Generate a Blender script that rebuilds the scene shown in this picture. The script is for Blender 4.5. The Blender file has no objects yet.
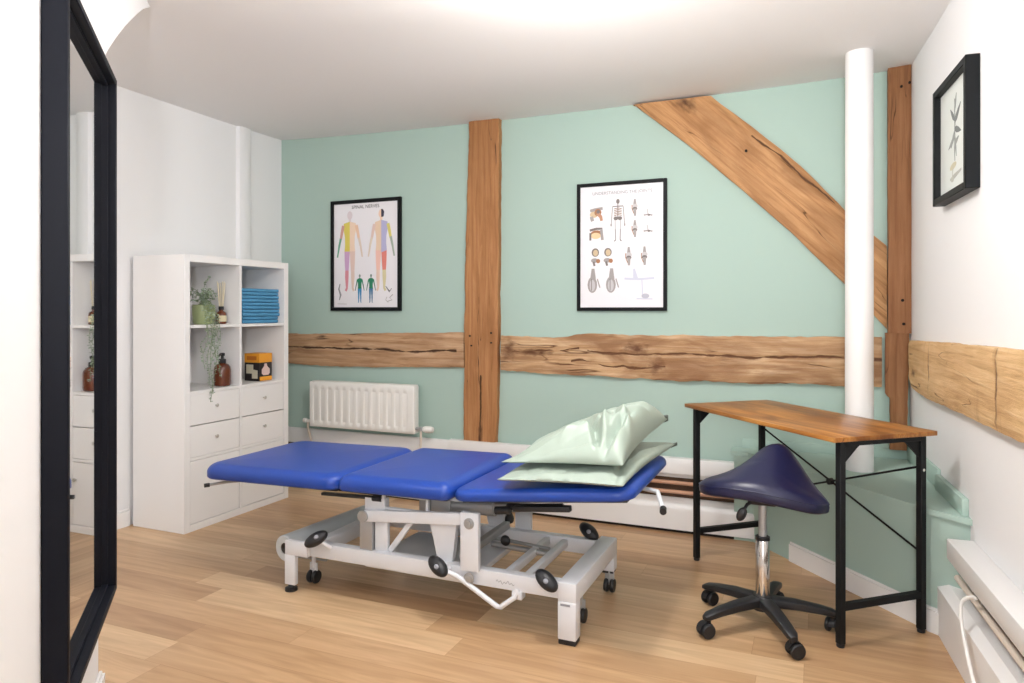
import bpy, bmesh, math, random
from mathutils import Vector, Matrix, noise
C = bpy.context.scene.collection
PI = math.pi
R = math.radians
random.seed(7)

# ------------------------------------------------------------------ materials
def lin(r, g, b):
    f = lambda c: (c/255/12.92) if c/255 <= 0.04045 else ((c/255+0.055)/1.055)**2.4
    return (f(r), f(g), f(b), 1)

def new_mat(name):
    m = bpy.data.materials.new(name); m.use_nodes = True
    return m, m.node_tree.nodes, m.node_tree.links, m.node_tree.nodes['Principled BSDF']

def paint(name, col, rough=0.5, metal=0.0, bump=0.0, bscale=40, var=0.0, spec=0.5, coat=0.0, trans=0.0):
    m, N, L, b = new_mat(name)
    b.inputs['Base Color'].default_value = col
    b.inputs['Roughness'].default_value = rough
    b.inputs['Metallic'].default_value = metal
    b.inputs['Specular IOR Level'].default_value = spec
    b.inputs['Coat Weight'].default_value = coat
    b.inputs['Transmission Weight'].default_value = trans
    tc = N.new('ShaderNodeTexCoord')
    nz = N.new('ShaderNodeTexNoise'); nz.inputs['Scale'].default_value = bscale; nz.inputs['Detail'].default_value = 4
    L.new(tc.outputs['Object'], nz.inputs['Vector'])
    if var:
        mx = N.new('ShaderNodeMix'); mx.data_type = 'RGBA'
        mx.inputs['A'].default_value = tuple(c*(1-var) for c in col[:3])+(1,)
        mx.inputs['B'].default_value = tuple(min(1, c*(1+var)) for c in col[:3])+(1,)
        L.new(nz.outputs['Fac'], mx.inputs['Factor']); L.new(mx.outputs['Result'], b.inputs['Base Color'])
    if bump:
        bp = N.new('ShaderNodeBump'); bp.inputs['Strength'].default_value = bump; bp.inputs['Distance'].default_value = 0.01
        L.new(nz.outputs['Fac'], bp.inputs['Height']); L.new(bp.outputs['Normal'], b.inputs['Normal'])
    return m

def ramp(N, stops):
    r = N.new('ShaderNodeValToRGB'); e = r.color_ramp.elements
    e[0].position, e[0].color = stops[0]; e[1].position, e[1].color = stops[-1]
    for p, c in stops[1:-1]:
        x = e.new(p); x.color = c
    return r

def timber_mat(name, dark, mid, light, crackcol, seed, crack=0.012, stain=0.5, splits=(), cross=0.0, knots=()):
    m, N, L, b = new_mat(name)
    tc = N.new('ShaderNodeTexCoord')
    def mapped(sx, sy, sz):
        mp = N.new('ShaderNodeMapping'); mp.inputs['Scale'].default_value = (sx, sy, sz); mp.inputs['Location'].default_value = (seed, seed*1.7, 0)
        L.new(tc.outputs['Object'], mp.inputs['Vector']); return mp
    g = N.new('ShaderNodeTexNoise'); g.inputs['Scale'].default_value = 1; g.inputs['Detail'].default_value = 9; g.inputs['Roughness'].default_value = 0.65; g.inputs['Distortion'].default_value = 0.6
    L.new(mapped(2.2, 42, 30).outputs[0], g.inputs['Vector'])
    r = ramp(N, [(0.26, dark), (0.48, mid), (0.74, light)]); L.new(g.outputs['Fac'], r.inputs['Fac'])
    p = N.new('ShaderNodeTexNoise'); p.inputs['Scale'].default_value = 1; p.inputs['Detail'].default_value = 5; p.inputs['Distortion'].default_value = 1.0
    L.new(mapped(2.2, 7, 6).outputs[0], p.inputs['Vector'])
    pr = ramp(N, [(0.42, (0, 0, 0, 1)), (0.66, (1, 1, 1, 1))]); L.new(p.outputs['Fac'], pr.inputs['Fac'])
    st = N.new('ShaderNodeMath'); st.operation = 'MULTIPLY'; st.inputs[1].default_value = stain; L.new(pr.outputs['Color'], st.inputs[0])
    mx = N.new('ShaderNodeMix'); mx.data_type = 'RGBA'; mx.inputs['B'].default_value = dark
    L.new(st.outputs[0], mx.inputs['Factor']); L.new(r.outputs['Color'], mx.inputs['A'])
    # long splits along the grain
    k = N.new('ShaderNodeTexNoise'); k.inputs['Scale'].default_value = 1; k.inputs['Detail'].default_value = 3; k.inputs['Distortion'].default_value = 0.1
    L.new(mapped(0.7, 7.5, 3).outputs[0], k.inputs['Vector'])
    s1 = N.new('ShaderNodeMath'); s1.operation = 'SUBTRACT'; s1.inputs[1].default_value = 0.5; L.new(k.outputs['Fac'], s1.inputs[0])
    s2 = N.new('ShaderNodeMath'); s2.operation = 'ABSOLUTE'; L.new(s1.outputs[0], s2.inputs[0])
    kr = ramp(N, [(0.0, (1, 1, 1, 1)), (crack, (0, 0, 0, 1))]); L.new(s2.outputs[0], kr.inputs['Fac'])
    gate = N.new('ShaderNodeTexNoise'); gate.inputs['Scale'].default_value = 1; gate.inputs['Detail'].default_value = 2
    L.new(mapped(3.1, 8, 5).outputs[0], gate.inputs['Vector'])
    gr = ramp(N, [(0.47, (0, 0, 0, 1)), (0.55, (1, 1, 1, 1))]); L.new(gate.outputs['Fac'], gr.inputs['Fac'])
    km = N.new('ShaderNodeMath'); km.operation = 'MULTIPLY'; L.new(kr.outputs['Color'], km.inputs[0]); L.new(gr.outputs['Color'], km.inputs[1])
    sp = N.new('ShaderNodeSeparateXYZ'); L.new(tc.outputs['Object'], sp.inputs[0])
    def M(op, a, c=None, cl=False):
        q = N.new('ShaderNodeMath'); q.operation = op; q.use_clamp = cl
        for i, v in enumerate((a, c)):
            if v is None: continue
            if isinstance(v, (int, float)): q.inputs[i].default_value = v
            else: L.new(v, q.inputs[i])
        return q.outputs[0]
    kout = km.outputs[0]
    # checks that follow one line along the timber: (height, from, to, waviness, width)
    for (v0, xa, xb, wav, wid) in splits:
        wn = N.new('ShaderNodeTexNoise'); wn.inputs['Scale'].default_value = 1; wn.inputs['Detail'].default_value = 5
        L.new(mapped(3.0, 0.0, 0.0).outputs[0], wn.inputs['Vector'])
        wd = N.new('ShaderNodeTexNoise'); wd.inputs['Scale'].default_value = 1; wd.inputs['Detail'].default_value = 6
        L.new(mapped(9.0, 20.0, 0.0).outputs[0], wd.inputs['Vector'])
        line = M('ADD', M('MULTIPLY', M('SUBTRACT', wn.outputs['Fac'], 0.5), wav), v0)
        dist = M('ABSOLUTE', M('SUBTRACT', sp.outputs['Y'], line))
        w_ = M('MULTIPLY', M('MAXIMUM', M('SUBTRACT', wd.outputs['Fac'], 0.36), 0.0), wid*5)
        ins = M('MULTIPLY', M('GREATER_THAN', sp.outputs['X'], xa), M('LESS_THAN', sp.outputs['X'], xb))
        on = M('MULTIPLY', M('SUBTRACT', 1.0, M('DIVIDE', dist, M('MAXIMUM', w_, 0.0002)), True), ins)
        kout = M('MAXIMUM', kout, M('MULTIPLY', on, 1.6, True))
    for (kx, ky, rx, ry) in knots:
        dx = M('DIVIDE', M('SUBTRACT', sp.outputs['X'], kx), rx); dy = M('DIVIDE', M('SUBTRACT', sp.outputs['Y'], ky), ry)
        rr = M('SQRT', M('ADD', M('MULTIPLY', dx, dx), M('MULTIPLY', dy, dy)))
        kn = N.new('ShaderNodeTexNoise'); kn.inputs['Scale'].default_value = 1; kn.inputs['Detail'].default_value = 7
        L.new(mapped(22, 34, 10).outputs[0], kn.inputs['Vector'])
        kout = M('MAXIMUM', kout, M('MULTIPLY', M('SUBTRACT', M('ADD', M('SUBTRACT', 1.0, rr), M('MULTIPLY', kn.outputs['Fac'], 2.2)), 1.05), 0.9, True))
    if cross:
        cv = N.new('ShaderNodeTexNoise'); cv.inputs['Scale'].default_value = 1; cv.inputs['Detail'].default_value = 5
        L.new(mapped(9, 1.6, 1).outputs[0], cv.inputs['Vector'])
        cr = ramp(N, [(0.58, (0, 0, 0, 1)), (0.70, (1, 1, 1, 1))]); L.new(cv.outputs['Fac'], cr.inputs['Fac'])
        mc = N.new('ShaderNodeMix'); mc.data_type = 'RGBA'; mc.inputs['B'].default_value = dark
        L.new(M('MULTIPLY', cr.outputs['Color'], cross), mc.inputs['Factor']); L.new(mx.outputs['Result'], mc.inputs['A']); mx = mc
    mx2 = N.new('ShaderNodeMix'); mx2.data_type = 'RGBA'; mx2.inputs['B'].default_value = crackcol
    L.new(kout, mx2.inputs['Factor']); L.new(mx.outputs['Result'], mx2.inputs['A'])
    L.new(mx2.outputs['Result'], b.inputs['Base Color'])
    b.inputs['Roughness'].default_value = 0.62; b.inputs['Specular IOR Level'].default_value = 0.3
    sub = N.new('ShaderNodeMath'); sub.operation = 'SUBTRACT'; L.new(g.outputs['Fac'], sub.inputs[0]); L.new(kout, sub.inputs[1])
    bp = N.new('ShaderNodeBump'); bp.inputs['Strength'].default_value = 0.55; bp.inputs['Distance'].default_value = 0.012
    L.new(sub.outputs[0], bp.inputs['Height']); L.new(bp.outputs['Normal'], b.inputs['Normal'])
    return m

def plank_mat(name, w, ln, cols, gap, rough=0.38, grain=1.0):
    """boards running along object X: width w, length ln"""
    m, N, L, b = new_mat(name)
    tc = N.new('ShaderNodeTexCoord'); sp = N.new('ShaderNodeSeparateXYZ'); L.new(tc.outputs['Object'], sp.inputs[0])
    def M(op, a, bb=None):
        n = N.new('ShaderNodeMath'); n.operation = op
        for i, v in enumerate((a, bb)):
            if v is None: continue
            if isinstance(v, (int, float)): n.inputs[i].default_value = v
            else: L.new(v, n.inputs[i])
        return n.outputs[0]
    yv = M('DIVIDE', sp.outputs['Y'], w); row = M('FLOOR', yv); fy = M('SUBTRACT', yv, row)
    wn = N.new('ShaderNodeTexWhiteNoise'); wn.noise_dimensions = '1D'; L.new(row, wn.inputs['W'])
    xo = M('ADD', M('DIVIDE', sp.outputs['X'], ln), M('MULTIPLY', wn.outputs['Value'], 7.3)); cx = M('FLOOR', xo); fx = M('SUBTRACT', xo, cx)
    cb = N.new('ShaderNodeCombineXYZ'); L.new(row, cb.inputs[0]); L.new(cx, cb.inputs[1])
    w2 = N.new('ShaderNodeTexWhiteNoise'); w2.noise_dimensions = '2D'; L.new(cb.outputs[0], w2.inputs['Vector'])
    r = ramp(N, cols); L.new(w2.outputs['Value'], r.inputs['Fac'])
    # grain, shifted per board
    off = N.new('ShaderNodeVectorMath'); off.operation = 'MULTIPLY_ADD'
    L.new(w2.outputs['Color'], off.inputs[0]); off.inputs[1].default_value = (9, 5, 3); L.new(tc.outputs['Object'], off.inputs[2])
    mp = N.new('ShaderNodeMapping'); mp.inputs['Scale'].default_value = (2.0, 22, 1); L.new(off.outputs[0], mp.inputs['Vector'])
    g = N.new('ShaderNodeTexNoise'); g.inputs['Scale'].default_value = 1; g.inputs['Detail'].default_value = 7; g.inputs['Distortion'].default_value = 1.2
    L.new(mp.outputs[0], g.inputs['Vector'])
    gr = ramp(N, [(0.3, (1-.28*grain, 1-.34*grain, 1-.40*grain, 1)), (0.7, (1+.06*grain, 1+.06*grain, 1+.06*grain, 1))]); L.new(g.outputs['Fac'], gr.inputs['Fac'])
    mu = N.new('ShaderNodeMix'); mu.data_type = 'RGBA'; mu.blend_type = 'MULTIPLY'; mu.inputs['Factor'].default_value = 1
    L.new(r.outputs['Color'], mu.inputs['A']); L.new(gr.outputs['Color'], mu.inputs['B'])
    # gaps
    e1 = M('LESS_THAN', M('MINIMUM', fy, M('SUBTRACT', 1.0, fy)), gap/w)
    e2 = M('LESS_THAN', M('MINIMUM', fx, M('SUBTRACT', 1.0, fx)), gap/ln)
    e = M('MAXIMUM', e1, e2)
    dk = N.new('ShaderNodeMix'); dk.data_type = 'RGBA'; dk.blend_type = 'MULTIPLY'; dk.inputs['B'].default_value = (0.74, 0.66, 0.58, 1)
    L.new(e, dk.inputs['Factor']); L.new(mu.outputs['Result'], dk.inputs['A'])
    L.new(dk.outputs['Result'], b.inputs['Base Color'])
    b.inputs['Roughness'].default_value = rough; b.inputs['Specular IOR Level'].default_value = 0.4
    return m

M_ = {}
M_['white'] = paint('white_wall_paint', (0.83, 0.83, 0.835, 1), 0.85, bump=0.05, bscale=6, spec=0.2)
M_['ceil'] = paint('ceiling_paint', (0.87, 0.855, 0.85, 1), 0.9, bump=0.04, bscale=4, spec=0.2)
M_['green'] = paint('sage_green_paint', lin(172, 195, 185), 0.8, bump=0.06, bscale=9, spec=0.2)
M_['trim'] = paint('white_gloss_trim', (0.84, 0.83, 0.82, 1), 0.4)
M_['floor'] = plank_mat('oak_floor_boards', 0.142, 1.15,
    [(0.0, lin(178, 142, 106)), (0.3, lin(194, 158, 119)), (0.7, lin(204, 169, 130)), (1.0, lin(216, 185, 146))], 0.0008, 0.33, 0.8)
M_['carcass'] = paint('white_laminate', (0.84, 0.83, 0.82, 1), 0.45)
M_['knob'] = paint('brushed_knob', (0.6, 0.58, 0.55, 1), 0.35, metal=0.9)
M_['black'] = paint('black_frame_lacquer', (0.006, 0.007, 0.008, 1), 0.5, spec=0.18)
M_['blackw'] = paint('black_stained_wood', (0.006, 0.007, 0.012, 1), 0.55, bump=0.05, bscale=25, spec=0.15)
M_['blkplas'] = paint('black_plastic', (0.012, 0.013, 0.016, 1), 0.45)
M_['blkmetal'] = paint('black_powder_coat', (0.009, 0.010, 0.011, 1), 0.5, spec=0.2)
M_['mirror'] = paint('mirror_glass', (0.92, 0.92, 0.92, 1), 0.02, metal=1.0)
M_['blue'] = paint('royal_blue_vinyl', (0.012, 0.060, 0.36, 1), 0.36, bump=0.04, bscale=120, spec=0.5)
M_['navy'] = paint('navy_vinyl', (0.012, 0.014, 0.052, 1), 0.34, bump=0.05, bscale=150, spec=0.5)
M_['frame'] = paint('white_powder_coat', (0.76, 0.78, 0.82, 1), 0.4)
M_['greymetal'] = paint('grey_metal', (0.45, 0.46, 0.47, 1), 0.4, metal=0.6)
M_['steel'] = paint('polished_steel', (0.72, 0.70, 0.68, 1), 0.14, metal=1.0)
M_['pillow'] = paint('pale_green_wipe_clean_cover', lin(166, 181, 169), 0.38, bump=0.12, bscale=14, spec=0.45)
M_['pilowzip'] = paint('dark_grey_zip', lin(96, 104, 98), 0.5)
M_['paperroll'] = paint('pale_roll_wrap', lin(205, 210, 212), 0.4, bump=0.05, bscale=12)
M_['core'] = paint('dark_card_core', lin(70, 62, 56), 0.8)
M_['deskwood'] = None
M_['copper'] = paint('copper_pipe', lin(196, 150, 122), 0.45, metal=0.25)
M_['paintpipe'] = paint('cream_painted_pipe', lin(222, 210, 196), 0.45)
M_['rawshade'] = paint('bare_strip_with_gap_shade', lin(92, 66, 48), 0.8, var=0.3, bscale=8)  # bare strip; the shadow of the pipe gap is in its dark brown
M_['rad'] = paint('radiator_enamel', (0.85, 0.84, 0.80, 1), 0.35)
M_['chrome'] = M_['steel']
M_['cord'] = paint('white_cable_plastic', (0.8, 0.79, 0.76, 1), 0.4)
M_['paper'] = paint('poster_paper', lin(236, 234, 238), 0.35)
M_['artpaper'] = paint('art_paper', lin(226, 230, 226), 0.3)
M_['hole'] = paint('dark_peg_hole_and_gap_shade', lin(30, 20, 14), 0.9)
M_['towel'] = paint('blue_towelling', lin(92, 156, 196), 0.95, bump=0.5, bscale=260, var=0.12, spec=0.1)
M_['amber'] = paint('amber_glass', lin(96, 44, 20), 0.12, coat=0.4)
M_['label'] = paint('cream_paper_label', lin(214, 204, 170), 0.6)
M_['reed'] = paint('pale_rattan', lin(226, 214, 184), 0.7)
M_['orange'] = paint('orange_card', lin(232, 158, 46), 0.5)
M_['dorange'] = paint('orange_card_print', lin(196, 112, 34), 0.5)
M_['boxblack'] = paint('black_card', lin(30, 24, 26), 0.45)
M_['print1'] = paint('pale_pink_print', lin(222, 196, 190), 0.5)
M_['print2'] = paint('cream_print', lin(206, 200, 176), 0.5)
M_['pot'] = paint('green_glass_pot', lin(178, 190, 140), 0.15, coat=0.5, trans=0.25)
M_['leaf'] = paint('sage_leaf', lin(150, 166, 144), 0.55, var=0.35, bscale=30)
M_['stem'] = paint('thin_green_stem', lin(120, 138, 96), 0.6)
M_['soil'] = paint('dark_soil', lin(58, 46, 36), 0.95)
M_['logo'] = paint('grey_printed_mark', lin(150, 152, 160), 0.5)
M_['glass'] = paint('window_glass', (0.95, 0.97, 0.97, 1), 0.02, trans=1.0)
M_['t_post'] = timber_mat('oak_post', lin(140, 94, 56), lin(172, 120, 76), lin(194, 146, 100), lin(84, 54, 34), 1.3, 0.004, 0.35, splits=((1.885, .0, .42, .03, .010), (1.90, .35, .9, .05, .003)), knots=((.05, 1.885, .12, .018),))
M_['t_beam'] = timber_mat('weathered_oak_beam', lin(140, 100, 68), lin(192, 154, 114), lin(222, 194, 160), lin(104, 68, 44), 4.1, 0.008, 0.85, splits=((.945, .08, .50, .10, .007), (.940, .55, 2.1, .06, .009), (.87, .45, 1.0, .14, .008)), knots=((.83, .965, .09, .04), (.22, .93, .16, .022), (.95, .87, .05, .05), (.05, .94, .06, .07)))
M_['t_beam2'] = timber_mat('weathered_oak_rail', lin(138, 100, 70), lin(184, 146, 110), lin(212, 180, 148), lin(70, 46, 32), 9.2, 0.006, 0.5, splits=((.925, .05, 1.4, .05, .010),))
M_['t_brace'] = timber_mat('oak_brace', lin(140, 96, 58), lin(186, 138, 92), lin(210, 166, 118), lin(92, 60, 38), 6.6, 0.002, 0.65, splits=((.275, .66, 1.25, .06, .006),), knots=((.27, .19, .07, .05),))
M_['t_corner'] = timber_mat('dark_oak_post', lin(126, 82, 52), lin(158, 108, 70), lin(178, 128, 88), lin(70, 44, 28), 2.7, 0.003, 0.35)
M_['t_right'] = timber_mat('pale_oak_beam', lin(168, 128, 86), lin(212, 174, 126), lin(228, 198, 154), lin(116, 82, 54), 11.4, 0.003, 0.35, cross=0.55, knots=((.40, .95, .012, .16), (1.26, .95, .010, .18), (.10, .9, .06, .02)))
M_['deskwood'] = timber_mat('rustic_brown_board', lin(118, 70, 30), lin(176, 118, 58), lin(210, 156, 86), lin(84, 48, 22), 5.5, 0.003, 0.95)
M_['deskwood'].node_tree.nodes['Principled BSDF'].inputs['Roughness'].default_value = 0.3
for n in M_['deskwood'].node_tree.nodes:
    if n.type == 'BUMP': n.inputs['Strength'].default_value = 0.03

# ------------------------------------------------------------------ mesh helpers
def BM(): return bmesh.new()

def box(bm, x0, x1, y0, y1, z0, z1, bev=0.0, seg=2, mat=None, mi=0):
    t = bmesh.new()
    bmesh.ops.create_cube(t, size=1)
    for v in t.verts:
        v.co = Vector(((x0+x1)/2+v.co.x*(x1-x0), (y0+y1)/2+v.co.y*(y1-y0), (z0+z1)/2+v.co.z*(z1-z0)))
    if bev:
        bmesh.ops.bevel(t, geom=list(t.edges), offset=bev, segments=seg, profile=0.5, affect='EDGES', clamp_overlap=True)
    merge(bm, t, mat, mi)

def merge(bm, t, mat=None, mi=0):
    if mat is not None: bmesh.ops.transform(t, matrix=mat, verts=t.verts)
    vm = {}
    for v in t.verts: vm[v] = bm.verts.new(v.co)
    for f in t.faces:
        try:
            nf = bm.faces.new([vm[v] for v in f.verts]); nf.material_index = mi; nf.smooth = f.smooth
        except ValueError: pass
    t.free()

def bar(bm, p0, p1, w, h, bev=0.0, up=(0, 0, 1)):
    """square bar from p0 to p1, width w (sideways) and h (up)"""
    p0, p1 = Vector(p0), Vector(p1); d = p1-p0; x = d.normalized(); up = Vector(up)
    if abs(x.dot(up)) > 0.98: up = Vector((0, 1, 0))
    y = up.cross(x).normalized(); z = x.cross(y)
    m = Matrix(((x.x, y.x, z.x, p0.x), (x.y, y.y, z.y, p0.y), (x.z, y.z, z.z, p0.z), (0, 0, 0, 1)))
    box(bm, 0, d.length, -w/2, w/2, -h/2, h/2, bev, 2, m)

def tube(bm, pts, r, n=10, caps=True, mi=0):
    pts = [Vector(p) for p in pts]; rs = r if isinstance(r, (list, tuple)) else [r]*len(pts)
    rings = []; prev = None
    for i, p in enumerate(pts):
        a = pts[max(0, i-1)]; b = pts[min(len(pts)-1, i+1)]; t = (b-a).normalized()
        if prev is None:
            u = t.orthogonal().normalized()
        else:
            u = (prev - t*prev.dot(t)).normalized()
        prev = u; w = t.cross(u)
        rings.append([bm.verts.new(p+(u*math.cos(2*PI*k/n)+w*math.sin(2*PI*k/n))*rs[i]) for k in range(n)])
    for i in range(len(rings)-1):
        for k in range(n):
            f = bm.faces.new((rings[i][k], rings[i][(k+1) % n], rings[i+1][(k+1) % n], rings[i+1][k])); f.material_index = mi
    if caps:
        f = bm.faces.new(rings[0][::-1]); f.material_index = mi
        f = bm.faces.new(rings[-1]); f.material_index = mi

def smooth_path(pts, k=6):
    pts = [Vector(p) for p in pts]; out = []
    for i in range(len(pts)-1):
        p0 = pts[max(0, i-1)]; p1 = pts[i]; p2 = pts[i+1]; p3 = pts[min(len(pts)-1, i+2)]
        for j in range(k):
            t = j/k
            out.append(0.5*((2*p1)+(p2-p0)*t+(2*p0-5*p1+4*p2-p3)*t*t+(3*p1-p0-3*p2+p3)*t**3))
    out.append(pts[-1]); return out

def cyl(bm, p0, p1, r0, r1=None, n=20, mi=0):
    tube(bm, [p0, p1], [r0, r0 if r1 is None else r1], n, mi=mi)

def lathe(bm, prof, o=(0, 0, 0), n=28, axis='Z', mi=0, caps=True):
    o = Vector(o); rings = []
    for r, h in prof:
        ring = []
        for k in range(n):
            a = 2*PI*k/n; c, s = math.cos(a)*r, math.sin(a)*r
            v = {'Z': (c, s, h), 'Y': (c, h, s), 'X': (h, c, s)}[axis]
            ring.append(bm.verts.new(o+Vector(v)))
        rings.append(ring)
    for i in range(len(rings)-1):
        for k in range(n):
            f = bm.faces.new((rings[i][k], rings[i][(k+1) % n], rings[i+1][(k+1) % n], rings[i+1][k])); f.material_index = mi
    for ring in (rings[0][::-1], rings[-1]) if caps else ():
        if (ring[0].co-ring[n//2].co).length > 1e-6:
            f = bm.faces.new(ring); f.material_index = mi

def prism(bm, poly, z0, z1, mat=None, mi=0):
    t = bmesh.new()
    lo = [t.verts.new((x, y, z0)) for x, y in poly]; hi = [t.verts.new((x, y, z1)) for x, y in poly]
    n = len(poly)
    t.faces.new(lo[::-1]); t.faces.new(hi)
    for i in range(n): t.faces.new((lo[i], lo[(i+1) % n], hi[(i+1) % n], hi[i]))
    merge(bm, t, mat, mi)

def ellip(bm, c, rx, ry, rz, mat=None, seg=16, mi=0):
    t = bmesh.new(); bmesh.ops.create_uvsphere(t, u_segments=seg, v_segments=seg//2+2, radius=1)
    for v in t.verts: v.co = Vector((v.co.x*rx, v.co.y*ry, v.co.z*rz))
    if mat is not None: bmesh.ops.transform(t, matrix=mat, verts=t.verts)
    for v in t.verts: v.co += Vector(c)
    merge(bm, t, None, mi)

def wmat(o):
    m = o.matrix_basis.copy(); p = o.parent
    while p: m = p.matrix_basis @ m; p = p.parent
    return m

def finish(name, bm, mat, smooth=True, angle=38):
    bmesh.ops.recalc_face_normals(bm, faces=bm.faces)
    me = bpy.data.meshes.new(name); bm.to_mesh(me); bm.free()
    for mm in (mat if isinstance(mat, (list, tuple)) else [mat]): me.materials.append(mm)
    if smooth:
        me.shade_smooth(); me.set_sharp_from_angle(angle=R(angle))
    return me

def part(name, bm, mat, parent, world=True, smooth=True, angle=38, label=None):
    if world: bmesh.ops.transform(bm, matrix=wmat(parent).inverted(), verts=bm.verts)
    o = bpy.data.objects.new(name, finish(name, bm, mat, smooth, angle)); C.objects.link(o); o.parent = parent
    if label: o['label'] = label
    return o

def thing(name, label, cat, loc=(0, 0, 0), rotz=0.0, group=None):
    o = bpy.data.objects.new(name, None); C.objects.link(o); o.empty_display_size = 0.1
    o.location = loc; o.rotation_euler = (0, 0, rotz)
    o.matrix_basis = Matrix.Translation(loc) @ Matrix.Rotation(rotz, 4, 'Z')
    o['label'] = label; o['category'] = cat
    if group: o['group'] = group
    return o

def solo(name, bm, mat, label, cat, loc=(0, 0, 0), group=None, smooth=True, angle=38):
    bmesh.ops.transform(bm, matrix=Matrix.Translation(-Vector(loc)), verts=bm.verts)
    o = bpy.data.objects.new(name, finish(name, bm, mat, smooth, angle)); C.objects.link(o); o.location = loc
    o['label'] = label; o['category'] = cat
    if group: o['group'] = group
    return o

def struct(name, bm, mat, smooth=False, angle=38):
    o = bpy.data.objects.new(name, finish(name, bm, mat, smooth, angle)); C.objects.link(o); o['kind'] = 'structure'
    return o

def text_mesh(body, size, mat4):
    cu = bpy.data.curves.new('txt', 'FONT'); cu.body = body; cu.size = size; cu.align_x = 'CENTER'; cu.align_y = 'CENTER'; cu.extrude = 0.0002
    o = bpy.data.objects.new('txt', cu); C.objects.link(o)
    dg = bpy.context.evaluated_depsgraph_get(); me = bpy.data.meshes.new_from_object(o.evaluated_get(dg))
    bm = bmesh.new(); bm.from_mesh(me)
    bpy.data.objects.remove(o); bpy.data.curves.remove(cu); bpy.data.meshes.remove(me)
    bmesh.ops.transform(bm, matrix=mat4, verts=bm.verts)
    return bm

def frame4(o, ex, ey, ez):
    o, ex, ey, ez = Vector(o), Vector(ex), Vector(ey), Vector(ez)
    return Matrix(((ex.x, ey.x, ez.x, o.x), (ex.y, ey.y, ez.y, o.y), (ex.z, ey.z, ez.z, o.z), (0, 0, 0, 1)))

# ------------------------------------------------------------------ camera
cam = bpy.data.cameras.new('camera'); co = bpy.data.objects.new('camera', cam); C.objects.link(co)
co.location = (0, 0, 1.185); co.rotation_euler = (PI/2, 0, R(23.2))
cam.sensor_width = 36; cam.lens = 705/1024*36
cam.shift_y = -(341.5-310)/1024; cam.clip_start = 0.02
bpy.context.scene.camera = co

# ------------------------------------------------------------------ the room
YB, XL, ZC = 3.95, -3.47, 2.40
rd = Vector((0.073, -0.9973, 0)); rn = Vector((-0.9973, -0.073, 0)); r0 = Vector((0.43, YB, 0))
def RW(s, o, z): return r0+rd*s+rn*o+Vector((0, 0, z))       # right wall: along, out of the wall, up
RM = frame4(r0, rd, rn, (0, 0, 1))
pe = Vector((-1.951, 1.438, 0)); pn = Vector((0.699, 0.715, 0)); pd = Vector((0.715, -0.699, 0))   # diagonal partition, its room face and the way to the camera
PM = frame4(pe, pd, pn, (0, 0, 1))

b = BM(); box(b, -4.2, 1.4, -2.1, 4.3, -0.1, 0); struct('floor', b, M_['floor'])
# ceiling with a slight sag along the green wall
b = BM()
def cz(x, y):
    t = max(0, min(1, (y-2.55)/(3.55-2.55))); t = t*t*(3-2*t)
    u = max(0, min(1, (x-XL)/(0.43-XL))); return ZC-t*(0.008+0.037*math.sin(PI*min(1, u))**0.6+0.014*u)
NX, NY = 26, 12
vv = [[b.verts.new((-3.75+i*(5.1/NX), 2.592+j*(1.6/NY), cz(-3.75+i*(5.1/NX), 2.592+j*(1.6/NY)))) for j in range(NY+1)] for i in range(NX+1)]
for i in range(NX):
    for j in range(NY): b.faces.new((vv[i][j], vv[i+1][j], vv[i+1][j+1], vv[i][j+1]))
lowv = [vv[i][0] for i in range(NX+1)]
D1 = b.verts.new((1.35, -2.1, ZC)); D2 = b.verts.new((-3.75, -2.1, ZC)); b.faces.new([D2, D1]+lowv[::-1])
struct('ceiling', b, M_['ceil'], True)
b = BM(); box(b, XL-0.2, 0.9, YB, YB+0.15, 0, 2.6); struct('wall_back', b, M_['green'])
b = BM(); box(b, XL-0.15, XL, -2.1, YB, 0, 3.3); struct('wall_left', b, M_['white'])
b = BM(); box(b, -0.1, 6.2, -0.15, 0, 0, 2.6, 0, 2, RM); struct('wall_right', b, M_['white'])
b = BM(); box(b, 0, 2.9, -0.12, 0, 0, 2.4, 0, 2, PM); struct('wall_partition', b, M_['white'])
HAUNCH = [(-.05, 1.86), (-.01, 1.89), (.053, 1.944), (.112, 1.996), (.20, 2.062), (.339, 2.158), (.527, 2.275), (.633, 2.336), (.766, 2.399), (-.05, 2.399)]
# plaster haunch springing from the end of the partition to the ceiling
hd = Vector((-0.6446, 0.7646, 0)); hn = Vector((0.7646, 0.6446, 0))
b = BM(); prism(b, HAUNCH, -0.12, 0.0, frame4(pe, hd, (0, 0, 1), hn)); struct('trim_11', b, M_['white'])
b = BM()
wx0, wx1, wz0, wz1 = -0.6, 0.75, 0.75, 2.1
box(b, -3.7, wx0, -2.1, -1.95, 0, 3.3); box(b, wx1, 1.4, -2.1, -1.95, 0, 3.3)
box(b, wx0, wx1, -2.1, -1.95, 0, wz0); box(b, wx0, wx1, -2.1, -1.95, wz1, 3.3)
struct('wall_rear', b, M_['white'])
b = BM()
for x0, x1, z0, z1 in ((wx0, wx0+.05, wz0, wz1), (wx1-.05, wx1, wz0, wz1), (wx0+.05, wx1-.05, wz0, wz0+.05), (wx0+.05, wx1-.05, wz1-.05, wz1), (.05, .10, wz0+.05, wz1-.05)):
    box(b, x0, x1, -2.06, -2.0, z0, z1, 0.004)
win = struct('window_added', b, M_['trim'])  # added window, out of view, to carry the fill from behind

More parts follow.
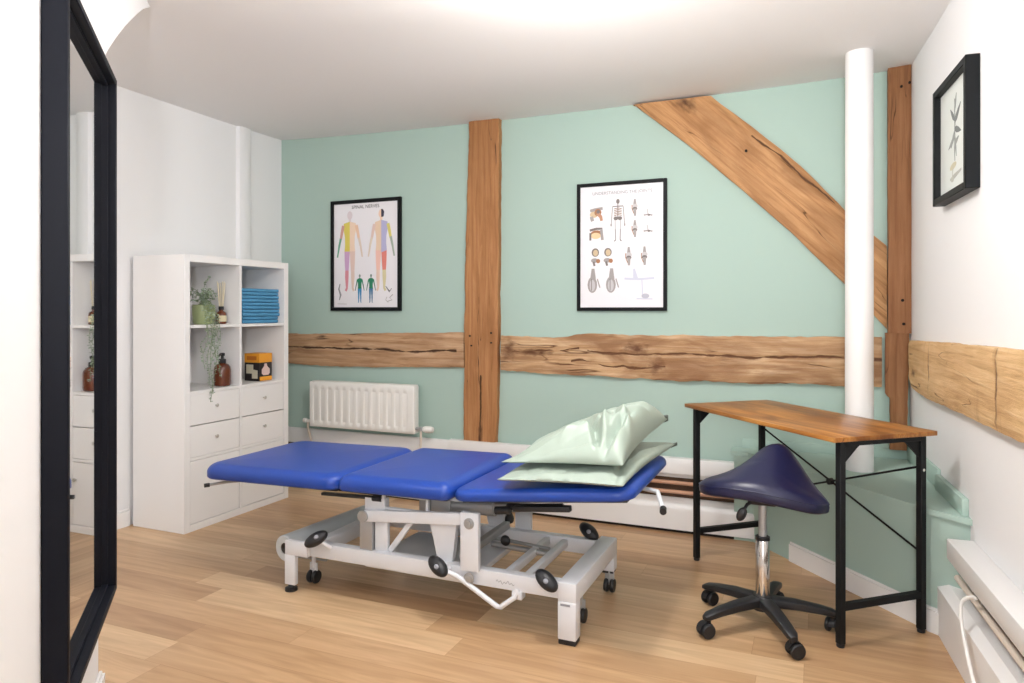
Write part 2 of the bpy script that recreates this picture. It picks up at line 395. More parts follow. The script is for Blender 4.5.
# skirtings
def skirt(b, x0, x1, d, h, mat):
    box(b, x0, x1, 0, d, 0, h-0.012, 0.0, 2, mat); box(b, x0, x1, 0, d*0.6, h-0.012, h, 0.003, 2, mat)
LM = frame4((XL, 0, 0), (0, 1, 0), (1, 0, 0), (0, 0, 1))
b = BM(); skirt(b, -1.9, 2.735, 0.014, 0.095, LM); struct('baseboard_left', b, M_['trim'])
b = BM(); skirt(b, -0.012, 2.8, 0.016, 0.11, PM); box(b, -0.016, 0, -0.12, 0.016, 0, 0.1, 0.002, 2, PM); struct('baseboard_partition', b, M_['trim'])

# pipe boxing along the green wall: upper board, bare strip with the gap's shade in its colour, lower boxing
b = BM(); box(b, XL, -0.40, 3.925, YB, 0.262, 0.365, 0.004); box(b, -2.10, -0.385, 3.875, 3.926, 0.292, 0.378, 0.006); struct('trim_1', b, M_['trim'], True)
b = BM(); box(b, XL, -0.38, 3.94, YB, 0.13, 0.262); struct('trim_2', b, M_['rawshade'])
b = BM()
prof = [(3.79, 0.016), (3.79, 0.122)]+[(3.79+0.03*(1-math.cos(a*PI/2/6)), 0.122+0.03*math.sin(a*PI/2/6)) for a in range(1, 7)]+[(3.938, 0.152), (3.938, 0.016)]
prism(b, [(y, z) for y, z in prof], XL+0.001, -0.277, frame4((0, 0, 0), (0, 1, 0), (0, 0, 1), (1, 0, 0)))
struct('trim_3', b, M_['trim'], True)
b = BM(); box(b, XL, -0.285, 3.80, 3.94, 0.0, 0.016); struct('trim_shadow_gap', b, M_['hole'])  # dark strip standing in for the shadow gap under the boxing
# right wall: projecting upper board, strip in the same shaded colour, lower boxing
b = BM()
box(b, 1.084, 5.6, 0.0, 0.085, 0.318, 0.388, 0.005, 2, RM); struct('trim_5', b, M_['trim'], True)
b = BM(); box(b, 1.10, 5.6, 0.0, 0.008, 0.10, 0.318, 0, 2, RM); struct('trim_6', b, M_['rawshade'])
b = BM()
prism(b, [(0.008, 0.0), (0.085, 0.0), (0.085, 0.172), (0.055, 0.192), (0.008, 0.192)], 0.905, 5.6, RM @ Matrix(((0, 0, 1, 0), (1, 0, 0, 0), (0, 1, 0, 0), (0, 0, 0, 1))))
struct('trim_7', b, M_['trim'])

# green boxed corner with its shelf and skirting
gA, gB, gC = Vector((-0.288, 3.799)), Vector((0.395, 3.005)), Vector((0.512, 2.912))
gdir = (gB-gA).normalized(); gnorm = Vector((gdir.y, -gdir.x))
if gnorm.y > 0: gnorm = -gnorm
b = BM()
prism(b, [(gA.x, gA.y), (gB.x, gB.y), (gC.x, gC.y), (0.445, 3.945), (-0.38, 3.945), (-0.38, 3.80)], 0.0, 0.432)
struct('trim_8', b, M_['green'])
b = BM()
o_ = gnorm*0.014
gA2 = gA+o_-gdir*0.02; gB2 = gB+o_+gdir*0.004; gC2 = Vector((0.517, 2.884))
prism(b, [(gA2.x-0.09, gA2.y+0.02), (gA2.x, gA2.y), (gB2.x, gB2.y), (gC2.x, gC2.y), (0.44, 3.946), (-0.40, 3.946)], 0.432, 0.452)
struct('trim_9', b, M_['green'])
b = BM()
box(b, 0.0, 0.62, 0.0, 0.014, 0.452, 0.535, 0.004, 2, RM); box(b, 0.62, 1.02, 0.0, 0.022, 0.452, 0.515, 0.004, 2, RM)
box(b, -0.35, 0.42, 3.932, YB, 0.452, 0.50, 0.003)
struct('trim_10', b, M_['green'], True)
GM = frame4((gA.x, gA.y, 0), (gdir.x, gdir.y, 0), (gnorm.x, gnorm.y, 0), (0, 0, 1))
glen = (gB-gA).length
b = BM(); skirt(b, 0.285, glen+0.010, 0.011, 0.092, GM)
g2 = (gC-gB).normalized(); g2n = Vector((g2.y, -g2.x)); g2n = -g2n if g2n.y > 0 else g2n
skirt(b, -0.004, 0.045, 0.014, 0.092, frame4((gB.x, gB.y, 0), (g2.x, g2.y, 0), (g2n.x, g2n.y, 0), (0, 0, 1)))
struct('baseboard_bench', b, M_['trim'])
# boxed pipe on the left wall
b = BM()
prism(b, [(XL+0.001, 3.52), (XL+0.022, 3.53), (XL+0.03, 3.555), (XL+0.03, 3.605), (XL+0.022, 3.63), (XL+0.001, 3.64)], 0.0, ZC)
solo('pipe_casing', b, M_['white'], 'white painted vertical pipe casing on the left wall behind the shelving unit', 'pipe', (XL, 3.58, 0))

# ------------------------------------------------------------------ exposed timbers
def timber(name, O, ex, ey, ez, L, lo, hi, depth, mat, label, cat, seed, n=90, mrow=10, amp=0.006, edge=0.006, holes=(), group=None):
    b = BM(); rows = []
    for i in range(n+1):
        t = L*i/n; row = []
        a = lo(t)+edge*(noise.noise((t*7, seed, 0))+0.6*noise.noise((t*24, seed, 3)))
        c = hi(t)+edge*(noise.noise((t*6, seed, 9))+0.6*noise.noise((t*22, seed, 14)))
        for j in range(mrow+1):
            v = a+(c-a)*j/mrow; e = min(j, mrow-j)/mrow
            d = depth+amp*noise.noise((t*5, v*14, seed))+amp*0.6*noise.noise((t*18, v*40, seed+5))
            if e == 0: d -= 0.005
            row.append(b.verts.new((t, v, d)))
        rows.append(row)
    for i in range(n):
        for j in range(mrow): b.faces.new((rows[i][j], rows[i+1][j], rows[i+1][j+1], rows[i][j+1]))
    for j in (0, mrow):
        back = [b.verts.new((r[j].co.x, r[j].co.y, 0)) for r in rows]
        for i in range(n): b.faces.new((rows[i][j], rows[i+1][j], back[i+1], back[i]))
    for i in (0, n):
        bk = [b.verts.new((v.co.x, v.co.y, 0)) for v in rows[i]]
        for j in range(mrow): b.faces.new((rows[i][j], rows[i][j+1], bk[j+1], bk[j]))
    bmesh.ops.remove_doubles(b, verts=b.verts, dist=1e-5)
    o = bpy.data.objects.new(name, finish(name, b, mat, True, 50)); C.objects.link(o)
    o.matrix_basis = frame4(O, ex, ey, ez)
    o['label'] = label; o['category'] = cat
    if group: o['group'] = group
    for (t, v, r) in holes:
        h = BM(); cyl(h, (t, v, depth-0.01), (t, v, depth+0.0075), r, n=12)
        part('peg_hole', h, M_['hole'], o, world=False, label='dark round peg hole')
    return o

ux, uz, out = Vector((1, 0, 0)), Vector((0, 0, 1)), Vector((0, -1, 0))
def lerp(pts):
    def f(t):
        for (a, va), (c, vc) in zip(pts, pts[1:]):
            if t <= c: return va+(vc-va)*(max(t, a)-a)/(c-a)
        return pts[-1][1]
    return f
# rail left of the post
timber('timber_rail', (-3.46, YB-.001, 0), ux, uz, out, 1.450, lerp([(0, .812), (.5, .80), (1.48, .826)]), lerp([(0, 1.015), (.75, 1.03), (1.48, 1.045)]), 0.025, M_['t_beam2'],
       'horizontal weathered oak rail left of the post, below the colourful body poster', 'beam', 3.1)
# rail right of the post
timber('timber_rail', (-1.757, YB-.001, 0), ux, uz, out, 2.065, lerp([(0, .815), (.3, .806), (1.2, .797), (2.1, .803)]), lerp([(0, 1.03), (.35, 1.022), (.55, 1.045), (1.3, 1.045), (2.1, 1.048)]), 0.028, M_['t_beam'],
       'long split oak rail on the green wall right of the post, below the skeleton poster', 'beam', 7.7, n=140, amp=0.012, edge=0.009)
# upright post
timber('timber_post', (0, YB-.001, 0.365), uz, Vector((-1, 0, 0)), out, 1.99, lerp([(0, 1.785), (.7, 1.768), (1.99, 1.760)]), lerp([(0, 2.005), (1.0, 1.992), (1.99, 1.965)]), 0.045, M_['t_post'],
       'full height oak post standing between the two posters on the green wall', 'post', 12.4, n=120, edge=0.005,
       holes=[(.68, 1.81, .006), (.66, 1.955, .006), (.60, 1.945, .005), (.62, 1.81, .005)])
# corner post: a wider upper length over a narrower foot
timber('timber_post', (0, YB-.001, 1.072), uz, Vector((-1, 0, 0)), out, 1.32, lerp([(0, -.437), (1.3, -.440)]), lerp([(0, -.333), (1.3, -.333)]), 0.05, M_['t_corner'],
       'dark oak corner post reaching the ceiling beside the white right wall', 'post', 15.2, n=80, mrow=6, edge=0.002,
       holes=[(.045, -.40, .007), (.16, -.395, .007), (1.20, -.39, .006), (1.215, -.425, .006)])
timber('timber_post', (0, YB-.001, 0.50), uz, Vector((-1, 0, 0)), out, 0.572, lerp([(0, -.415), (.57, -.425)]), lerp([(0, -.342), (.25, -.342), (.27, -.322), (.57, -.322)]), 0.04, M_['t_corner'],
       'short dark oak foot below the corner post, ending above the green shelf', 'post', 18.9, n=50, mrow=6, edge=0.004)
# curved brace
ea = R(-43.5); ex = Vector((math.cos(ea), 0, math.sin(ea))); ey = Vector((-math.sin(ea), 0, math.cos(ea)))
O = Vector((-0.97, YB-.001, 2.36))
def loc2(x, z):
    d = Vector((x, YB, z))-O; return (d.dot(ex), d.dot(ey))
lows = sorted(loc2(*p) for p in ((-.985, 2.385), (-.942, 2.349), (-.621, 2.078), (-.361, 1.832), (-.115, 1.593), (.142, 1.315), (.338, 1.082)))
ups = sorted(loc2(*p) for p in ((-.526, 2.35), (-.311, 2.16), (-.067, 1.93), (.142, 1.687), (.338, 1.489)))
def brace(b):
    lf, uf = lerp(lows), lerp(ups); t0, t1 = lows[0][0], lows[-1][0]; n, m = 100, 12; rows = []
    cexp = lambda x, z: loc2(x, z)
    for i in range(n+1):
        t = t0+(t1-t0)*i/n; a = lf(t)+0.003*noise.noise((t*8, 2, 2)); c = uf(t)+0.005*noise.noise((t*8, 7, 2))
        row = []
        for j in range(m+1):
            v = a+(c-a)*j/m; d = 0.04+0.006*noise.noise((t*5, v*14, 33))-(0.006 if j in (0, m) else 0)
            w = O+ex*t+ey*v
            # clip under the ceiling and against the corner post by sliding along the grain
            zt = 2.340
            if w.z > zt: t2 = t+(w.z-zt)/(-ex.z)
            else: t2 = t
            if w.x > 0.329: t2 = t-(w.x-0.329)/ex.x
            row.append(b.verts.new((t2, v, d)))
        rows.append(row)
    for i in range(n):
        for j in range(m): b.faces.new((rows[i][j], rows[i+1][j], rows[i+1][j+1], rows[i][j+1]))
    bound = [rows[i][0] for i in range(n+1)]+[rows[n][j] for j in range(1, m+1)]+[rows[i][m] for i in range(n-1, -1, -1)]+[rows[0][j] for j in range(m-1, 0, -1)]
    bk = [b.verts.new((v.co.x, v.co.y, 0)) for v in bound]
    for i in range(len(bound)):
        k = (i+1) % len(bound); b.faces.new((bound[i], bound[k], bk[k], bk[i]))
b = BM(); brace(b); bmesh.ops.remove_doubles(b, verts=b.verts, dist=1e-4); bmesh.ops.dissolve_degenerate(b, edges=b.edges, dist=1e-5)
br = bpy.data.objects.new('timber_brace', finish('timber_brace', b, M_['t_brace'], True, 50)); C.objects.link(br)
br.matrix_basis = frame4(O, ex, ey, out)
br['label'] = 'curved diagonal oak brace running from the ceiling down to the corner post'; br['category'] = 'beam'
h = BM(); p = loc2(-.33, 2.025); cyl(h, (p[0], p[1], .03), (p[0], p[1], .048), .007, n=10); part('peg_hole', h, M_['hole'], br, world=False, label='dark round peg hole')
# beam on the right wall
timber('timber_beam', RW(0.20, 0.001, 0), rd, uz, rn, 2.6, lerp([(0, .855), (.05, .83), (.3, .815), (1.4, .828), (2.6, .84)]), lerp([(0, 1.045), (1.4, 1.075), (2.6, 1.09)]), 0.04, M_['t_right'],
       'pale honey coloured oak beam along the white right wall', 'beam', 21.3, n=120, amp=0.004, edge=0.004)

# ------------------------------------------------------------------ white pole
b = BM(); prof = [(0.0605, 0.4525), (0.060, 0.6), (0.0595, 1.4), (0.0585, 2.40)]
lathe(b, prof, (0.190, 3.60, 0), 40)
solo('round_pole', b, M_['trim'], 'round white pole rising from the green corner shelf to the ceiling', 'pole', (0.190, 3.60, 0.452))

# ------------------------------------------------------------------ copper pipes
for k, (z, m_, lab) in enumerate(((0.236, 'copper', 'upper copper heating pipe in the gap along the green wall'), (0.186, 'copper', 'lower copper heating pipe in the gap along the green wall'))):
    b = BM(); cyl(b, (-3.44, 3.915, z), (-0.36, 3.915, z), 0.011, n=14); solo('heating_pipe', b, M_[m_], lab, 'pipe', (-1.9, 3.915, z))
for k, (z, o_, lab) in enumerate(((0.296, 0.05, 'upper cream pipe in the gap under the board on the right wall'), (0.245, 0.045, 'lower cream pipe in the gap on the right wall'))):
    t_ = thing('heating_pipe', lab, 'pipe', RW(2.5, o_, z))
    b = BM(); cyl(b, RW(1.06, o_, z), RW(4.8, o_, z), 0.011, n=14); part('pipe', b, M_['paintpipe'], t_)
    if k == 0:
        for s in (1.33, 1.39):
            b = BM(); cyl(b, RW(s, o_, z), RW(s+.03, o_, z), 0.016, n=14); part('pipe_joint', b, M_['greymetal'], t_)
b = BM(); tube(b, smooth_path([RW(1.375, .068, .286), RW(1.36, .075, .29), RW(1.335, .098, .26), RW(1.36, .104, .20), RW(1.45, .107, .12), RW(1.56, .11, .05), RW(1.68, .13, .006), RW(1.9, .16, .006)]), 0.0055, 8)
solo('power_cord', b, M_['cord'], 'white cord hanging over the low white boxing on the right wall', 'cord', RW(1.4, .1, 0))

# ------------------------------------------------------------------ radiator
def radiator():
    x0, x1, yf, yb, z0, z1 = -3.132, -2.315, 3.832, 3.895, 0.402, 0.703
    t = thing('radiator', 'white fluted panel radiator on the green wall below the body poster', 'radiator', (-2.72, 3.86, 0.40))
    b = BM(); nx = 168; zs = [z0, z0+.006, z0+.035, z0+.05, z1-.055, z1-.04, z1-.006, z1]; rows = []
    for i in range(nx+1):
        x = x0+(x1-x0)*i/nx; ph = (i/nx*14+0.15) % 1.0; dpt = 0.012*max(0, min(1, (abs(ph-.5)-.22)/.1)) if 4 < i < nx-8 else 0.0
        col = []
        for k, z in enumerate(zs):
            f = {3: 1, 4: 1}.get(k, 0); y = yf+dpt*f
            if k in (0, 7) or i in (0, nx): y = yf+0.006
            col.append(b.verts.new((x, y, z)))
        rows.append(col)
    for i in range(nx):
        for k in range(7): b.faces.new((rows[i][k], rows[i+1][k], rows[i+1][k+1], rows[i][k+1]))
    part('front_panel', b, M_['rad'], t, angle=60)
    b = BM(); box(b, x0, x1, yf+.006, yb, z0, z1, 0.004); part('body', b, M_['rad'], t)
    b = BM(); box(b, x0+.02, x1-.01, yf+.004, yb+.006, z1-.004, z1+.006, 0.002); part('top_grille', b, M_['rad'], t)
    b = BM()
    for x in (x0+.12, x1-.12):
        b = BM(); box(b, x-.015, x+.015, yb, YB, z0+.04, z1-.04); part('wall_bracket', b, M_['rad'], t)
    b = BM(); cyl(b, (x0-.05, 3.86, z0+.032), (x0, 3.86, z0+.032), .011, n=12); cyl(b, (x0-.065, 3.86, z0+.032), (x0-.045, 3.86, z0+.032), .016, n=12); part('lockshield_valve', b, M_['rad'], t)
    b = BM(); tube(b, smooth_path([(x0-.03, 3.86, z0+.03), (x0-.035, 3.865, z0-.02), (x0-.04, 3.90, .30), (x0-.04, 3.912, .245)]), .008, 10); part('pipe', b, M_['paintpipe'], t)
    b = BM(); cyl(b, (x1, 3.86, z0+.032), (x1+.055, 3.86, z0+.032), .010, n=12); cyl(b, (x1+.035, 3.86, z0+.02), (x1+.035, 3.86, z0+.045), .014, n=12); part('valve_body', b, M_['greymetal'], t)
    b = BM(); lathe(b, [(.012, 0), (.018, .006), (.021, .02), (.021, .055), (.017, .072), (.012, .075)], (x1+.05, 3.86, z0+.032), 18, 'X'); part('thermostat_head', b, M_['rad'], t, label='white ribbed thermostat head')
    b = BM(); tube(b, [(x1+.035, 3.86, z0+.03), (x1+.035, 3.86, .25)], .008, 10); part('pipe', b, M_['paintpipe'], t)
radiator()

# ------------------------------------------------------------------ shelving unit
def cabinet():
    x0, x1, y0, y1, H = -3.438, -3.055, 2.738, 3.540, 1.481
    t = thing('shelving_unit', 'tall white cube shelving unit with drawers and doors against the left wall', 'shelf', (-3.245, 3.13, 0))
    T, D = 0.038, 0.016
    b = BM(); box(b, x0, x1, y0, y0+T, 0, H, .0015, 1); part('side_panel', b, M_['carcass'], t)
    b = BM(); box(b, x0, x1, y1-T, y1, 0, H, .0015, 1); part('side_panel', b, M_['carcass'], t)
    b = BM(); box(b, x0, x1, y0+T, y1-T, H-T, H, .0015, 1); part('top_panel', b, M_['carcass'], t)
    b = BM(); box(b, x0, x1, y0+T, y1-T, 0, T, .0015, 1); part('bottom_panel', b, M_['carcass'], t)
    b = BM(); box(b, x0, x0+.006, y0+T, y1-T, T, H-T); part('back_panel', b, M_['carcass'], t)
    ym = (y0+y1)/2
    cellz = (H-2*T-3*D)/4
    b = BM(); box(b, x0+.006, x1-.002, ym-D/2, ym+D/2, T, H-T, .001, 1); part('divider', b, M_['carcass'], t)
    for k in (1, 2, 3):
        z = T+k*cellz+(k-1)*D
        for ya, yb in ((y0+T, ym-D/2), (ym+D/2, y1-T)):
            b = BM(); box(b, x0+.006, x1-.002, ya, yb, z, z+D, .001, 1); part('shelf_board', b, M_['carcass'], t)
    def knob(p, y, z):
        b = BM(); lathe(b, [(.004, 0), (.004, .008), (.009, .011), (.010, .015), (.006, .018)], (x1-.003, y, z), 14, 'X'); part('knob', b, M_['knob'], p, label='small brushed metal knob')
    g = .0025; zd = T+cellz+D; hd = (cellz-g)/2
    for ya, yb in ((y0+T, ym-D/2), (ym+D/2, y1-T)):
        for k in (0, 1):
            z = zd+k*(hd+g)
            b = BM(); box(b, x1-.020, x1-.003, ya+g, yb-g, z+g*.5, z+hd-g*.5, .0015, 1); box(b, x0+.03, x1-.02, ya+.012, yb-.012, z+.01, z+hd-.03)
            d = part('drawer', b, M_['carcass'], t); knob(d, (ya+yb)/2, z+hd*.55)
        b = BM(); box(b, x1-.020, x1-.003, ya+g, yb-g, T+g, T+cellz-g, .0015, 1)
        d = part('door', b, M_['carcass'], t); knob(d, ya+.03 if ya > ym else yb-.03, T+cellz*.72)
    return x0, x1, T+2*cellz+2*D, T+3*cellz+3*D, ym
cx0, cx1, zs2, zs3, ym = cabinet()
zs3 += 0.0012; zs2 += 0.0012

# blue towels, folded, in a stack
names = ['topmost folded blue towel of the stack in the shelving unit', 'second folded blue towel from the top of the stack', 'middle folded blue towel of the stack of five',
         'second folded blue towel from the bottom of the stack', 'bottom folded blue towel resting on the upper shelf']
for k in range(5):
    z0 = zs3+(4-k)*.0420; h = .0415; random.seed(k+3); j = random.uniform(-.006, .006)
    b = BM(); xa, xb, ya, yb = -3.36, -3.085+j, 3.178, 3.492+j*.6
    # front profile: two rounded layers, extruded along Y
    for q in (0, 1):
        zz = z0+q*h/2; r = h/4
        pr = [(xa, zz+.0004), (xb-r, zz+.0004)]+[(xb-r+r*math.sin(a*PI/6), zz+r-(r-.0004)*math.cos(a*PI/6)) for a in range(1, 6)]+[(xb-r, zz+2*r-.0004), (xa, zz+2*r-.0004)]
        t_ = bmesh.new(); rr = []
        for i in range(13):
            y = ya+(yb-ya)*i/12
            rr.append([t_.verts.new((x-(0 if x < xb-.05 else .004*math.sin(i*1.3+k+q)), y+.004*(1 if i == 0 else (-1 if i == 12 else 0)), z)) for x, z in pr])
        for i in range(12):
            for u in range(len(pr)): t_.faces.new((rr[i][u], rr[i+1][u], rr[i+1][(u+1) % len(pr)], rr[i][(u+1) % len(pr)]))
        t_.faces.new(rr[0]); t_.faces.new(rr[-1][::-1]); merge(b, t_)
    solo('folded_towel', b, M_['towel'], names[k], 'towel', (-3.22, 3.305, z0), group='folded blue towels in the shelving unit')

# trailing plant
def plant():
    px_, py_, pz = -3.15, 2.955, zs3
    t = thing('potted_plant', 'trailing green plant in a small glass pot on the upper left shelf', 'plant', (px_, py_, pz))
    b = BM(); lathe(b, [(.050, 0), (.056, .01), (.060, .05), (.062, .105), (.058, .11), (.055, .10), (.052, .08)], (px_, py_, pz), 28); part('pot', b, M_['pot'], t)
    b = BM(); lathe(b, [(.0, .084), (.052, .084), (.052, .088), (.0, .092)], (px_, py_, pz), 20); part('soil', b, M_['soil'], t)
    rnd = random.Random(11)
    def leaf(b, p, d, n, s):
        d = d.normalized(); w = d.cross(n).normalized()*s*.42; q = n.normalized()*s*.12
        vs = [b.verts.new(x) for x in (p, p+d*s*.45+w+q, p+d*s, p+d*s*.45-w+q)]
        m = b.verts.new(p+d*s*.45-q)
        for a, c in ((0, 1), (1, 2), (2, 3), (3, 0)): b.faces.new((vs[a], vs[c], m))
    def strand(pts, sp, s0):
        b = BM(); path = smooth_path(pts, 8); tube(b, path, .0013, 5, mi=0)
        v = part('vine', b, M_['stem'], t)
        b = BM(); acc = 0
        for i in range(1, len(path)):
            seg = (path[i]-path[i-1]); acc += seg.length
            while acc > sp:
                acc -= sp; th = rnd.uniform(0, 2*PI)
                leaf(b, path[i], Vector((math.cos(th), math.sin(th), rnd.uniform(-.6, .5))), Vector((rnd.uniform(-1, 1), rnd.uniform(-1, 1), 1)), s0*rnd.uniform(.7, 1.25))
        part('leaves', b, M_['leaf'], v)
    e = pz+.10
    # hanging vines over the front of the shelf
    specs = [(-.092, .22), (-.075, .31), (-.060, .40), (-.046, .20), (-.034, .36), (-.022, .17), (-.105, .13), (-.012, .27)]
    for k, (dy, ln) in enumerate(specs):
        y = py_+dy; f = -3.032+rnd.uniform(0, .012)
        pts = [(px_+.01, py_+dy*.4, e), (px_+.05, y*.5+py_*.5, e+.03), (f-.008, y, pz+.045), (f, y+.006, pz-.02)]
        n = 5
        for q in range(1, n+1): pts.append((f+rnd.uniform(-.004, .008), y+.012*math.sin(q*1.5+k)+dy*.3*q/n, pz-.02-(ln)*q/n))
        strand(pts, .013, .016)
    for k in range(11):
        a = k*2*PI/11+.3; r = rnd.uniform(.03, .07); hgt = rnd.uniform(.03, .10)
        strand([(px_, py_, pz+.088), (px_+.5*r*math.cos(a), py_+.5*r*math.sin(a), e+hgt*.8), (px_+r*math.cos(a), py_+r*math.sin(a), e+hgt), (px_+1.25*r*math.cos(a), py_+1.25*r*math.sin(a), e+hgt*.6)], .010, .021)
    strand([(px_, py_, pz+.088), (px_+.01, py_-.01, e+.09), (px_+.015, py_+.01, e+.15), (px_+.02, py_+.035, e+.165)], .010, .022)
plant()

# reed diffuser
def diffuser():
    x, y, z = -3.15, 3.083, zs3
    t = thing('reed_diffuser', 'small dark glass reed diffuser with pale sticks beside the trailing plant', 'diffuser', (x, y, z))
    b = BM(); lathe(b, [(.026, 0), (.030, .004), (.030, .055), (.026, .066), (.013, .076), (.012, .092)], (x, y, z), 24); part('bottle', b, M_['amber'], t)
    b = BM(); lathe(b, [(.0135, .082), (.0145, .084), (.0145, .10), (.012, .101)], (x, y, z), 20); part('collar', b, M_['blkplas'], t)
    b = BM(); t_ = bmesh.new(); rr = []
    for i in range(11):
        a = -1.25+i*.22; rr.append((t_.verts.new((x+.0306*math.cos(a), y+.0306*math.sin(a), z+.014)), t_.verts.new((x+.0306*math.cos(a), y+.0306*math.sin(a), z+.048))))
    for i in range(10): t_.faces.new((rr[i][0], rr[i+1][0], rr[i+1][1], rr[i][1]))
    merge(b, t_); part('label', b, M_['label'], t)
    for k in range(6):
        a = k*1.05; b = BM(); cyl(b, (x+.004*math.cos(a), y+.004*math.sin(a), z+.02), (x+.022*math.cos(a), y+.022*math.sin(a), z+.245-.008*(k % 2)), .0022, n=6); part('reed', b, M_['reed'], t)
diffuser()

# pump bottle
def pump():
    x, y, z = -3.13, 3.072, zs2
    t = thing('pump_bottle', 'amber pump bottle with black pump on the lower shelf', 'bottle', (x, y, z))
    b = BM(); lathe(b, [(.040, 0), (.046, .005), (.047, .02), (.047, .092), (.044, .108), (.034, .122), (.018, .130), (.017, .138)], (x, y, z), 32); part('body', b, M_['amber'], t)
    b = BM(); lathe(b, [(.019, .130), (.020, .132), (.020, .152), (.017, .154), (.008, .156), (.0075, .176)], (x, y, z), 24); c = part('pump_collar', b, M_['blkplas'], t)
    b = BM(); lathe(b, [(.013, .172), (.014, .174), (.014, .186), (.010, .189)], (x, y, z), 20); tube(b, [(x, y, z+.182), (x+.012, y-.030, z+.182), (x+.015, y-.040, z+.174)], .005, 8); part('pump_head', b, M_['blkplas'], t)
pump()

# printed carton
def carton():
    xa, xb, ya, yb, z = -3.232, -3.116, 3.350, 3.460, zs2
    t = thing('printed_carton', 'black and orange printed carton on the lower shelf', 'box', ((xa+xb)/2, (ya+yb)/2, z))
    b = BM(); box(b, xa, xb, ya, yb, z, z+.112, .001, 1); body = part('carton_body', b, M_['boxblack'], t)
    b = BM(); box(b, xa-.001, xb+.001, ya-.001, yb+.001, z+.112, z+.168, .0015, 1); lid = part('carton_lid', b, M_['orange'], t)
    b = BM(); box(b, xa+.02, xb-.02, ya-.0022, ya-.001, z+.128, z+.152); part('printed_band', b, M_['dorange'], lid)
    b = BM(); box(b, xb, xb+.0012, ya+.006, yb-.002, z+.001, z+.026); part('orange_panel', b, M_['orange'], body)
    b = BM(); YZ = frame4((xb+.0008, 0, 0), (0, 1, 0), (0, 0, 1), (1, 0, 0)); yc = (ya+yb)/2
    prism(b, [(yc-.034, z+.045), (yc-.020, z+.034), (yc+.022, z+.034), (yc+.034, z+.045), (yc+.034, z+.07), (yc+.012, z+.09), (yc+.008, z+.105), (yc-.012, z+.105), (yc-.014, z+.09), (yc-.034, z+.07)], 0, .0008, YZ)
    part('printed_picture', b, M_['print1'], body)
    b = BM(); XZ = frame4((0, ya-.0008, 0), (1, 0, 0), (0, 0, 1), (0, -1, 0))
    prism(b, [(xa+.015, z+.045), (xa+.06, z+.045), (xa+.06, z+.015), (xb-.012, z+.015), (xb-.012, z+.065), (xa+.07, z+.07), (xa+.07, z+.10), (xa+.015, z+.10)], 0, .0008, XZ)
    part('printed_picture', b, M_['print2'], body)
carton()

# ------------------------------------------------------------------ mirror on the partition
def mirror():
    z0, z1, W, T, F = 0.352, 1.872, 0.728, 0.049, 0.018
    t = thing('wall_mirror', 'tall mirror in a deep black frame on the near left partition', 'mirror', pe+Vector((pd.x*W/2, pd.y*W/2, z0)))
    b = BM()
    for x0, x1, za, zb in ((0, F, z0, z1), (W-F, W, z0, z1), (F, W-F, z0, z0+F), (F, W-F, z1-F, z1)): box(b, x0, x1, 0.001, T, za, zb, .0025, 1, PM)
    for x0, x1, za, zb in ((F, F+.008, z0+F, z1-F), (W-F-.008, W-F, z0+F, z1-F), (F+.008, W-F-.008, z0+F, z0+F+.008), (F+.008, W-F-.008, z1-F-.008, z1-F)): box(b, x0, x1, .002, .028, za, zb, .001, 1, PM)
    part('frame', b, M_['blackw'], t)
    b = BM(); box(b, F-.004, W-F+.004,   .012, .020, z0+F-.004, z1-F+.004, 0, 1, PM); part('mirror_glass', b, M_['mirror'], t, smooth=False)
mirror()

# ------------------------------------------------------------------ framed pictures
def circ(cx, cy, rx, ry=None, n=14, rot=0):
    ry = rx if ry is None else ry
    return [(cx+rx*math.cos(a)*math.cos(rot)-ry*math.sin(a)*math.sin(rot), cy+rx*math.cos(a)*math.sin(rot)+ry*math.sin(a)*math.cos(rot)) for a in (2*PI*k/n for k in range(n))]
def strokep(pts, w):
    l, r = [], []
    for i, p in enumerate(pts):
        a = Vector(pts[max(0, i-1)]); c = Vector(pts[min(len(pts)-1, i+1)]); d = (c-a).normalized(); n = Vector((-d.y, d.x))
        ww = w[i] if isinstance(w, (list, tuple)) else w
        l.append((p[0]+n.x*ww/2, p[1]+n.y*ww/2)); r.append((p[0]-n.x*ww/2, p[1]-n.y*ww/2))
    return l+r[::-1]
INK = {}
def ink(rgb):
    if rgb not in INK: INK[rgb] = paint('ink_%d_%d_%d' % rgb, lin(*rgb), 0.5)
    return INK[rgb]
def drawing(name, parent, FM, polys, z=0.0):
    """polys: (polygon, rgb); a printed motif lying on the paper"""
    cols = []; b = BM()
    for k, (pl, rgb) in enumerate(polys):
        if rgb not in cols: cols.append(rgb)
        prism(b, pl, z, z+.0004+.00012*(k % 12), FM, cols.index(rgb))
    return part(name, b, [ink(c) for c in cols], parent, smooth=False)
def picture_frame(t, FM, w, h, fw, fd, mat, paper):
    b = BM()
    for x0, x1, y0, y1 in ((-w/2, -w/2+fw, -h/2, h/2), (w/2-fw, w/2, -h/2, h/2), (-w/2+fw, w/2-fw, -h/2, -h/2+fw), (-w/2+fw, w/2-fw, h/2-fw, h/2)):
        box(b, x0, x1, y0, y1, .001, fd, .0015, 1, FM)
    part('frame', b, mat, t)
    b = BM(); box(b, -w/2+fw-.003, w/2-fw+.003, -h/2+fw-.003, h/2-fw+.003, .003, fd*.55, 0, 1, FM)
    return part('print', b, paper, t, smooth=False), fd*.55

